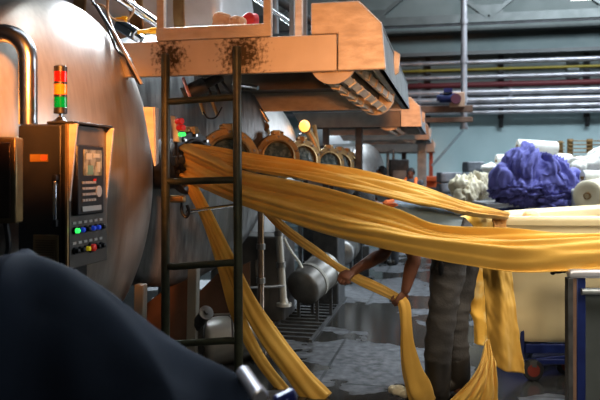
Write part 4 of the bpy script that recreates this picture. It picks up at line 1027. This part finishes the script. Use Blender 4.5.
for a_, s_, e_ in ((P(402, 217, 4.45), shN, elN), (P(398, 215, 4.66), shF, elF)): limb(mb, [a_, s_, s_.lerp(e_, .45), s_.lerp(e_, .62)], [.072, .074, .072, .070])
sh = mb.build('shirt', m_shirt, w, smooth=180); bake(sh, [('REMESH', dict(mode='VOXEL', voxel_size=.010)), ('SMOOTH', dict(factor=.5, iterations=3))]); wrinkle(sh, 7, .010, 3.0)
mb = MB(); mb.lathe(P(388, 211, D), up_h, [(-.02, .085), (0, .078), (.03, .070), (.035, .062), (0, .066), (-.02, .075)], 28, False, False); mb.build('orange_collar', m_orange, w)
mb = MB()
for (px, py, dd, r) in ((391, 206, 4.44, .05), (389, 204, 4.56, .05)): mb.sphere(P(px, py, dd), r, 2, (1, 1.2, .5))
mb.build('orange_hood', m_orange, w)
mb = MB()
mb.loft([spine(*a[:3], a[3] + .020, a[4] + .020, *a[5:]) for a in tors[:3]], 28)
for i, L in enumerate(lg):
    pts = [P(*p) for p in L]
    limb(mb, [pts[0], pts[1], pts[2], pts[3], pts[3].lerp(pts[4], .32)], [.122, .108, .092, .086, .080], 22)
tr = mb.build('trousers', m_trouser, w, smooth=180); bake(tr, [('REMESH', dict(mode='VOXEL', voxel_size=.010)), ('SMOOTH', dict(factor=.5, iterations=2))]); wrinkle(tr, 6, .012, 8.0, (1, 1, 1.6))
mb = MB(); q = P(441, 268, 4.325); mb.sphere(q, .03, 2, (.6, .2, 1.6)); mb.build('pocket_flap', m_black, tr)
for i, L in enumerate(lg):
    a = P(*L[3]).lerp(P(*L[4]), .22); b_ = V((P(*L[4]).x, P(*L[4]).y, .10)); toe = b_ - RIGHT * .15 - FWD * .03
    mb = MB(); limb(mb, [a, a.lerp(b_, .5), b_], [.088, .084, .078], 20)
    mb.sphere(V((b_.x, b_.y, .065)), .065, 3, (1.25, .8, .95)); mb.sphere(V((toe.x, toe.y, .05)).lerp(V((b_.x, b_.y, .06)), .4), .06, 3, (1.6, .8, .85), rotc); mb.sphere(V((toe.x, toe.y, .045)), .05, 3, (1.3, 1, .85), rotc)
    bt = mb.build('boot', m_boot, w, smooth=180); bake(bt, [('REMESH', dict(mode='VOXEL', voxel_size=.010)), ('SMOOTH', dict(factor=.5, iterations=3))])
    mn = min(v.co.z for v in bt.data.vertices)
    for v in bt.data.vertices:
        if v.co.z < .008: v.co.z = .004

def standing(label, px, d, top_y, lean, face, vest, shirt, seedv):
    """simple far person standing, lean = head offset (right +) in metres"""
    g = P(px, 200, d); g.z = 0; H = P(px, top_y, d).z; k = H / 1.72
    t = thing('person', label, 'person', g)
    def at(l, dd, z): return g + RIGHT * l + FWD * dd + UP * z * k
    f_ = V(face).normalized(); sd = UP.cross(f_)
    hd = at(lean, 0, 1.60); mb = MB()
    mb.loft([(at(0, 0, .88), sd * .15, f_ * .1), (at(lean * .2, 0, 1.0), sd * .14, f_ * .1), (at(lean * .5, 0, 1.2), sd * .165, f_ * .11), (at(lean * .75, 0, 1.38), sd * .18, f_ * .1), (at(lean * .85, 0, 1.46), sd * .1, f_ * .07)], 20)
    limb(mb, [at(lean * .85, 0, 1.42), at(lean, 0, 1.52)], [.055, .052]); face_head(mb, hd, UP + RIGHT * lean * .6, f_, k)
    for s in (-1, 1):
        hip = at(0, 0, .9) + sd * .085 * s; ft = at(0, 0, .08) + sd * .1 * s
        limb(mb, [hip, hip.lerp(ft, .5) + f_ * .02, ft], [.085, .06, .042])
        shd = at(lean * .75, 0, 1.39) + sd * .19 * s; el = shd - UP * .28 + f_ * .06; wr = el + f_ * .2 - UP * .12 - sd * .05 * s
        limb(mb, [shd, el, wr], [.055, .043, .03]); hand(mb, wr, wr - el, sd, -UP, 1.0, (20, 30, 20), s)
    b = mb.build('body', m_skin, t, smooth=180); bake(b, [('REMESH', dict(mode='VOXEL', voxel_size=.007)), ('SMOOTH', dict(factor=.5, iterations=2))])
    hair_cap(t, hd, UP + RIGHT * lean * .6, f_, k)
    mb = MB(); mb.loft([(at(0, 0, .84), sd * .175, f_ * .125), (at(lean * .2, 0, 1.0), sd * .16, f_ * .12), (at(lean * .5, 0, 1.2), sd * .18, f_ * .125), (at(lean * .75, 0, 1.38), sd * .195, f_ * .115), (at(lean * .85, 0, 1.475), sd * .09, f_ * .075)], 24)
    for s in (-1, 1):
        shd = at(lean * .75, 0, 1.39) + sd * .19 * s; limb(mb, [shd, shd - UP * .17 + f_ * .03], [.066, .06])
    o = mb.build('shirt', shirt, t, smooth=180); bake(o, [('REMESH', dict(mode='VOXEL', voxel_size=.014)), ('SMOOTH', dict(factor=.5, iterations=2))])
    mb = MB()
    for s in (-1, 1):
        pts = [at(lean * .55, 0, 1.26) + sd * .10 * s + f_ * .135, at(lean * .72, 0, 1.37) + sd * .11 * s + f_ * .12, at(lean * .82, 0, 1.485) + sd * .10 * s, at(lean * .7, 0, 1.36) + sd * .11 * s - f_ * .13, at(lean * .4, 0, 1.1) + sd * .10 * s - f_ * .14]
        mb.tube(catmull(pts, 20), .028, 8)
    mb.build('orange_vest_strap', vest, t)
    mb = MB(); mb.loft([(at(0, 0, .8), sd * .165, f_ * .13), (at(0, 0, .98), sd * .16, f_ * .12)], 20)
    for s in (-1, 1):
        hip = at(0, 0, .88) + sd * .085 * s; ft = at(0, 0, .07) + sd * .1 * s; limb(mb, [hip, hip.lerp(ft, .5) + f_ * .02, ft], [.10, .078, .065])
    o = mb.build('trousers', m_vest, t, smooth=180); bake(o, [('REMESH', dict(mode='VOXEL', voxel_size=.014)), ('SMOOTH', dict(factor=.5, iterations=2))])
    for s in (-1, 1):
        q = at(0, 0, 0) + sd * .1 * s; q.z = 0; mb = MB(); mb.sphere(q + UP * .05 + f_ * .05, .05, 2, (1, 1, .95)); mb.sphere(q + UP * .045 + f_ * .12, .045, 2); mb.sphere(q + UP * .05, .05, 2)
        bt = mb.build('boot', m_boot, t, smooth=180)
    return t
standing('far worker with dark hair and orange straps stooping before the shiny far dome', 391, 11.0, 166.5, -.15, -RIGHT * .8 - FWD * .5, m_orange, m_shirt, 1)
standing('farthest worker standing beside the thick grey column, orange straps on dark vest', 411, 14.0, 168, 0.0, -RIGHT * .3 - FWD * .9, m_orange, m_vest, 2)

# ------------------------------------------------------------------ goods in front of the far wall
def trolley(label, l0, l1, d0, d1, z, group='blue trolleys carrying cloth', m_=None):
    m_ = m_ or m_blue
    t = thing('goods_trolley', label, 'trolley', LD((l0 + l1) / 2, (d0 + d1) / 2, 0), group)
    mb = MB(); mb.box(LD((l0 + l1) / 2, (d0 + d1) / 2, z - .03), (l1 - l0, d1 - d0, .06), rotc); mb.build('deck', m_pipe_white if m_ is m_blue else m_, t, bevel=.01)
    for l in (l0 + .04, l1 - .04):
        for d in (d0 + .04, d1 - .04):
            mb = MB(); mb.bar(LD(l, d, .1), LD(l, d, z - .05), .06, .06); mb.build('post', m_, t)
            mb = MB(); c = LD(l, d, .06); mb.lathe(c - FWD * .02, FWD, [(0, 0), (0, .055), (.005, .06), (.035, .06), (.04, .055), (.04, 0)], 16); mb.build('wheel', m_rubber, t)
    mb = MB(); mb.bar(LD(l0, d0 + .03, z - .11), LD(l1, d0 + .03, z - .11), .05, .08); mb.bar(LD(l0, d0 + .04, .2), LD(l1, d0 + .04, .2), .05, .06); mb.bar(LD(l0, d1 - .04, .2), LD(l1, d1 - .04, .2), .05, .06); mb.build('cross_rail', m_, t)
    return t
def lat(px, d): return (px - 300) / F_ * d
trolley('blue trolley under the purple cloth heap', lat(490, 9.6), lat(574, 9.6), 9.78, 10.6, 1.03)
def pb(px, py, d, a, b, c): return (P(px, py, d), (a, b, c))
o = heap('purple_cloth_heap', m_purple, [pb(520, 190, 10.0, .40, .38, .24), pb(548, 188, 10.0, .40, .38, .26), pb(524, 170, 10.0, .30, .28, .30), pb(546, 174, 10.0, .30, .28, .26), pb(529, 160, 10.0, .15, .17, .21), pb(558, 183, 9.9, .24, .25, .2), pb(503, 181, 9.95, .16, .22, .2), pb(552, 203, 9.62, .16, .12, .2)], voxel=.015, folds=((3, .06), (7, .10), (13, .07), (26, .014)), seed=2.4, smooth_it=2, radial=P(534, 150, 10.15), rz=.16, zflat=1.27)
tag(o, 'tall heap of purple-blue cloth with deep folds', 'cloth')
trolley('dark blue trolley under the tangled off-white cloth', lat(452, 11), lat(489, 11), 10.8, 11.6, 1.0)
o = heap('white_cloth_heap', m_cream_cloth, [pb(470, 190, 11, .26, .28, .16), pb(460, 184, 10.9, .15, .2, .12), pb(477, 183, 11.1, .18, .22, .16), pb(486, 186, 11.1, .14, .2, .16), pb(468, 200, 10.75, .10, .08, .22), pb(459, 202, 10.72, .06, .06, .2)], voxel=.016, folds=((5, .07), (12, .06), (24, .03)), seed=6.2, smooth_it=1, radial=P(472, 170, 11.1), rz=.3)
tag(o, 'tangled heap of off-white cloth beside the purple heap', 'cloth')
def bale(label, px0, px1, d, z0, h, dep=.5, group='grey wrapped bales', m_=None):
    l0, l1 = lat(px0, d), lat(px1, d)
    mb = MB(); n = 10
    secs = []
    mb.box(LD((l0 + l1) / 2, d + dep / 2, z0 + h / 2), (l1 - l0 - .012, dep, h - .006), rotc)
    bmesh.ops.subdivide_edges(mb.bm, edges=mb.bm.edges[:], cuts=7, use_grid_fill=True)
    c = LD((l0 + l1) / 2, d + dep / 2, z0 + h / 2)
    for v in mb.bm.verts:
        q = v.co - c; lx, ly, lz = q.dot(RIGHT) / ((l1 - l0) / 2), q.dot(FWD) / (dep / 2), q.z / (h / 2)
        r = max(0, abs(lx) ** 6 + abs(ly) ** 6 + abs(lz) ** 6 - 1); v.co -= q * min(.07, .05 * r)
        v.co += RIGHT * .012 * noise.noise(v.co * 6) - FWD * .02 * noise.noise(v.co * 9)
        v.co.z = max(z0 + .001, v.co.z)
    return tag(mb.build('fabric_bale', m_ or m_bale, None, smooth=180), label, 'bale', group)
tops = ['second', 'third', 'fourth', 'fifth', 'sixth', 'lowest']
zz = 1.456
for i in range(6): bale(('grey wrapped bale topmost of the shorter stack beside the far columns' if i == 0 else f'grey wrapped bale {tops[i-1]} from the top of the shorter stack'), 440, 463, 15.2, zz - .243 * (i + 1), .243)
zz = 1.69
for i in range(7):
    a_, b_ = (467, 485) if i == 0 else (464, 487)
    bale(('small grey bale on top of the taller stack against the blue wall' if i == 0 else f'grey wrapped bale {(["second","third","fourth","fifth","sixth","lowest"])[i-1]} from the top of the taller stack'), a_, b_, 15.2, max(0, zz - .2414 * (i + 1)), .2414)
o = heap('pale_bundle', m_white, [pb(489, 168, 12.4, .16, .2, .09), pb(492, 176, 12.4, .18, .2, .10)], voxel=.03, folds=((5, .05),), seed=7); tag(o, 'small pale cloth bundle behind the purple heap near the grey bales', 'cloth')
# support block of wrapped cloth and rolls
bale('wide pale block of wrapped cloth behind the purple heap', 484, 578, 12.1, 0, 1.32, .9, None, m_white)
def roll(label, p0, p1, r, m_, group='rolls of pale fabric', core=True):
    p0, p1 = V(p0), V(p1); ax = (p1 - p0).normalized(); L = (p1 - p0).length
    t = thing('fabric_roll', label, 'fabric roll', (p0 + p1) / 2 - UP * r, group)
    mb = MB(); mb.lathe(p0, ax, [(.02, r * .3), (.0, r * .6), (.004, r * .93), (.03, r), (L * .5, r * 1.02), (L - .03, r), (L - .004, r * .93), (L, r * .6), (L - .02, r * .3)], 32); mb.build('rolled_fabric', m_, t, smooth=60)
    if core:
        for e, s in ((p0, 1), (p1, -1)):
            mb = MB(); mb.lathe(e + ax * s * -.012, ax * s, [(0, r * .16), (0, r * .22), (.05, r * .22), (.05, r * .16)], 16, False, False); mb.build('core_tube', m_wood, t)
    return t
zt_ = 1.32
roll('white fabric roll lying topmost behind the purple heap', P(517, 146, 12.5), P(557, 148.5, 12.5), .125, m_white)
roll('white fabric roll under the topmost one, peeking out toward the pallets', P(538, 160, 12.6), P(571, 161, 12.6), .13, m_white)
roll('white fabric roll peeking out behind the purple heap beside the pale bundle', P(496, 161, 12.55), P(530, 160, 12.55), .12, m_white)
roll('white fabric roll lying on the pale block, hidden end behind purple cloth', P(500, 174, 12.75), P(572, 174, 12.75), .10, m_white)
# pallets
bale('tall pale wrapped block holding up the wooden pallets', 556, 612, 14.3, 0, 1.745, .9, None, m_white)
def pallet(label, px0, px1, y0, y1, d):
    t = thing('pallet', label, 'pallet', P((px0 + px1) / 2, y1, d), 'wooden pallets standing on edge')
    for px in (px0 + 2, (px0 + px1) / 2, px1 - 2):
        if px1 - px0 < 10 and px != px0 + 2: continue
        mb = MB(); a, b_ = P(px, y1, d), P(px, y0, d); mb.bar(a, b_, .09, .10, up=FWD); mb.build('bearer', m_wood, t)
    for k in range(5):
        y = y0 + (y1 - y0) * (k + .5) / 5
        mb = MB(); mb.bar(P(px0, y, d - .055), P(px1, y, d - .055), .075, .02, up=UP); mb.build('board', m_wood, t)
        mb = MB(); mb.bar(P(px0, y, d + .055), P(px1, y, d + .055), .075, .02, up=UP); mb.build('board', m_wood, t)
    return t
pallet('wooden pallet standing on edge highest against the wall above the white cloth', 568, 611, 139, 158, 14.5)
pallet('narrow end of a wooden pallet peeking up beside the topmost white roll', 558, 564, 141, 158, 14.6)
# white piles on the far side
trolley('trolley under the puffy white cloth beside the purple heap', lat(570, 11), lat(640, 11), 10.9, 11.8, 1.36)
o = heap('white_cloth_heap', m_white, [pb(588, 164, 11.3, .26, .3, .13), pb(606, 160, 11.3, .3, .3, .17), pb(577, 167, 11.2, .14, .2, .09), pb(625, 166, 11.3, .25, .3, .15)], voxel=.025, folds=((4, .10), (10, .04)), seed=8.2, smooth_it=1); tag(o, 'puffy pile of white cloth below the wooden pallets', 'cloth')
trolley('low trolley under the two white rolls beyond the cream cart', lat(572, 8.9), lat(650, 8.9), 8.6, 9.7, .98)
roll('white fabric roll lying crosswise behind the big cream roll', P(582, 178, 9.5), P(640, 180, 9.5), .11, m_white)
roll('big cream fabric roll with its round end facing the aisle', P(587, 196, 8.75), P(612, 192, 9.25), .20, m_cream_cloth)
bale('pale folded block under the crosswise white roll', 578, 640, 9.35, .98, .27, .3, None, m_white)
o = heap('blue_bundle', m_purple, [pb(573, 176, 10.4, .12, .12, .12), pb(575, 190, 10.4, .10, .10, .16)], voxel=.025, folds=((5, .05),), seed=5.5); tag(o, 'smaller blue-purple bundle tucked beside the big purple heap', 'cloth')
bale('dark block under the smaller blue bundle', 570, 580, 10.3, 0, 1.12, .25, None, m_vest)
# orange machine far away
t = thing('orange_machine', 'small orange-red machine standing at the far wall beside the columns', 'machine', LD(lat(432, 17), 17.3, 0))
mb = MB(); mb.box(LD(lat(433, 17), 17.3, .62), (.42, .5, 1.24), rotc); mb.build('machine_body', m_reddish, t, bevel=.03)
mb = MB(); mb.box(LD(lat(431, 17), 17.1, 1.28), (.28, .3, .14), rotc); mb.build('machine_head', m_reddish, t, bevel=.03)
mb = MB(); mb.box(LD(lat(433, 17), 17.04, .9), (.3, .02, .35), rotc); mb.build('machine_panel', m_vest, t)
# clutter cabinets deep in the row
for px, d, w_, h, lab in ((398, 16.5, .45, 1.75, 'dark machine casing deep in the row beside the thin dark column'), (318, 11.6, .5, 1.9, 'dark machine casing behind the stack of ring portholes'), (449, 17.9, .35, .8, 'low dark crate beside the orange machine')):
    t = thing('machine_casing', lab, 'machine casing', LD(lat(px, d), d, 0))
    mb = MB(); mb.box(LD(lat(px, d), d, h / 2), (w_, .5, h), rotc); mb.build('casing', m_soot, t, bevel=.02)
    mb = MB(); mb.box(LD(lat(px, d), d - .255, h * .7), (w_ * .7, .02, h * .3), rotc); mb.build('casing_panel', m_plate_grey, t, bevel=.005)
    mb = MB(); mb.tube([LD(lat(px, d) - w_ * .6, d - .2, .0), LD(lat(px, d) - w_ * .6, d - .2, h * 1.1), LD(lat(px, d) - w_ * .3, d - .2, h * 1.1 + .06), LD(lat(px, d) - w_ * .3, d - .2, h - .05)], .035, 10); mb.build('casing_pipe', m_steel_worn, t)

# things lying on the nearest catwalk deck
for px, py, dd, sc, mm, lab in ((223, 19, 4.75, (.075, .06, .045), m_tan_bundle, 'crumpled tan cloth bundle on the catwalk deck'), (237, 22, 4.75, (.065, .06, .035), m_tan_bundle, 'flatter tan cloth bundle beside the first on the catwalk deck'), (251, 20, 4.95, (.06, .06, .05), m_red_cloth, 'small red cloth bundle on the catwalk deck')):
    c = P(px, py, dd); o = heap('cloth_bundle', mm, [(c, sc), (c - UP * .05, (sc[0], sc[1], .07)), (V((c.x, c.y, 2.40)), (sc[0], sc[1], .08))], voxel=.012, folds=((12, .02),), seed=px * .1, zmin=2.332)
    tag(o, lab, 'cloth', 'cloth bundles on the catwalk deck')
# dark frame & pipes over the catwalk
for i, (a_, b_, r) in enumerate((((247, -8, 7.9), (306, 34, 7.9), .03), ((255, -14, 8.4), (318, 26, 8.4), .05), ((262, 4, 8.9), (300, 30, 8.7), .035), ((275, -12, 8.0), (276, 34, 8.0), .035))):
    mb = MB(); mb.tube([P(*a_), P(*b_)], r, 10)
    tag(mb.build('hanging_pipe', (m_chrome, m_soot, m_steel_worn, m_plate_grey)[i]), ('thin shiny slanting pipe above the catwalk deck', 'thick dark slanting pipe above the catwalk deck', 'worn slanting pipe lowest above the catwalk deck', 'grey upright pipe behind the catwalk railing')[i], 'pipe')
# ceiling lamp
q = P(582, -1, 15); t = thing('ceiling_lamp', 'bright white lamp hanging from the roof above the pallets', 'lamp', q)
mb = MB(); mb.box(q + UP * .08, (.5, .3, .10)); mb.build('lamp_housing', m_soot, t, bevel=.02)
mb = MB(); mb.box(q + UP * .02, (.42, .22, .03)); mb.build('diffuser', m_lamp, t)
mb = MB(); mb.cyl(q + UP * .12, V((q.x, q.y, 9.0)), .03); mb.build('hanger', m_soot, t)

# ------------------------------------------------------------------ lights
def area(name, loc, target, size, power, col, size_y=None, spread=180):
    L = bpy.data.lights.new(name, 'AREA'); L.energy = power; L.color = col; L.size = size; L.spread = math.radians(spread)
    if size_y: L.shape = 'RECTANGLE'; L.size_y = size_y
    o = bpy.data.objects.new(name, L); COL.objects.link(o); o.location = loc
    o.rotation_euler = (V(target) - V(loc)).to_track_quat('-Z', 'Y').to_euler(); return o
def spot(name, loc, target, power, col, ang, blend=.5, r=.15):
    L = bpy.data.lights.new(name, 'SPOT'); L.energy = power; L.color = col; L.spot_size = math.radians(ang); L.spot_blend = blend; L.shadow_soft_size = r
    o = bpy.data.objects.new(name, L); COL.objects.link(o); o.location = loc
    o.rotation_euler = (V(target) - V(loc)).to_track_quat('-Z', 'Y').to_euler(); return o
ORANGE = (1.0, 0.36, 0.085)
spot('sodium_lamp', (0.9, -2.2, 2.1), (-.72, 4.3, 3.2), 800, ORANGE, 32, .5)
spot('sodium_lamp_side', (-1.0, 1.6, 2.45), (-2.12, 3.46, 1.75), 600, ORANGE, 34, .6)
spot('added_orange_aisle', (0.6, 4.6, 2.9), (-.35, 10.8, 2.36), 700, ORANGE, 15, .4)  # extra unseen spot, added to turn the far catwalk ends orange
spot('added_orange_low', (0.1, -1.0, 1.72), (-1.25, 7.1, 2.32), 500, ORANGE, 13, .5)  # extra unseen spot, added to light the rear fascia under the deck
area('added_rim_light', (-4.7, 13.5, 5.2), (-1.9, 4, 2.2), 1.7, 520, (.78, .90, 1.0), 4.4)  # added area light, placed for the highlight along the near vessel's rim
area('added_side_fill', (8.5, 9.5, 3.0), (0.5, 7.0, .5), 3.5, 170, (.80, .90, 1.0), spread=110)  # added fill from the side, no door is modelled here
area('added_crescent_light', (-2.15, 5.6, 3.45), (-2.05, 4.2, 2.0), .6, 85, (.80, .90, 1.0), .5, spread=120)  # added out of view only for the crescent on the near vessel
area('added_cloth_fill', (-1.9, 2.9, 4.6), (-.85, 1.75, .9), .8, 4.5, (.75, .87, 1.0), spread=50)  # added cool fill to bring out the navy cloth folds
area('added_front_fill', (0.5, -.6, 2.5), (.7, 4.3, 1.1), 0.8, 13, (1.0, .86, .66), spread=62)  # added soft fill from the camera side for the yellow fabric
area('skylight_far', (5.0, 12.5, 8.6), (4.6, 13.0, 0), 8, 1250, (.78, .90, 1.0), 9, spread=112)
area('skylight_aisle', (1.8, 6.2, 6.5), (.8, 6.0, 0), 2.4, 75, (.85, .93, 1.0), 3, spread=75)
area('added_cart_light', (3.0, 2.9, 4.2), (1.7, 4.3, .9), 1.4, 42, (1.0, .93, .82), spread=75)  # added light over the cart to brighten the fabric's end, no window
area('added_highlight_strip', (-.4, 5.2, 6.3), (-1.8, 5.0, 2.0), 1.0, 80, (.85, .95, 1.0), 3.5)  # added strip, positioned for reflections on the steel vessels
w_ = bpy.data.worlds.new('hall'); scene.world = w_; w_.use_nodes = True
bg = w_.node_tree.nodes['Background']; bg.inputs[0].default_value = (.42, .52, .62, 1); bg.inputs[1].default_value = 0.05

area('added_wall_wash', (4.0, 15.5, 8.6), (3.5, 22, 3.6), 6, 900, (.82, .91, 1.0), 2)  # added wash that brightens the back wall, no glazing modelled

# ------------------------------------------------------------------ camera
cam = bpy.data.cameras.new('camera'); co = bpy.data.objects.new('camera', cam); COL.objects.link(co)
co.location = (0, 0, 1.5); co.rotation_euler = (math.pi / 2, 0, math.radians(12.2))
cam.sensor_width = 36; cam.lens = F_ / 600 * 36; cam.shift_y = -30 / 600; cam.clip_end = 100; cam.clip_start = .05
cam.dof.use_dof = True; cam.dof.focus_distance = 4.5; cam.dof.aperture_fstop = 2.6
scene.camera = co
scene.view_settings.view_transform = 'Standard'
try: scene.view_settings.look = 'Medium High Contrast'
except Exception: pass
scene.view_settings.exposure = 0.0
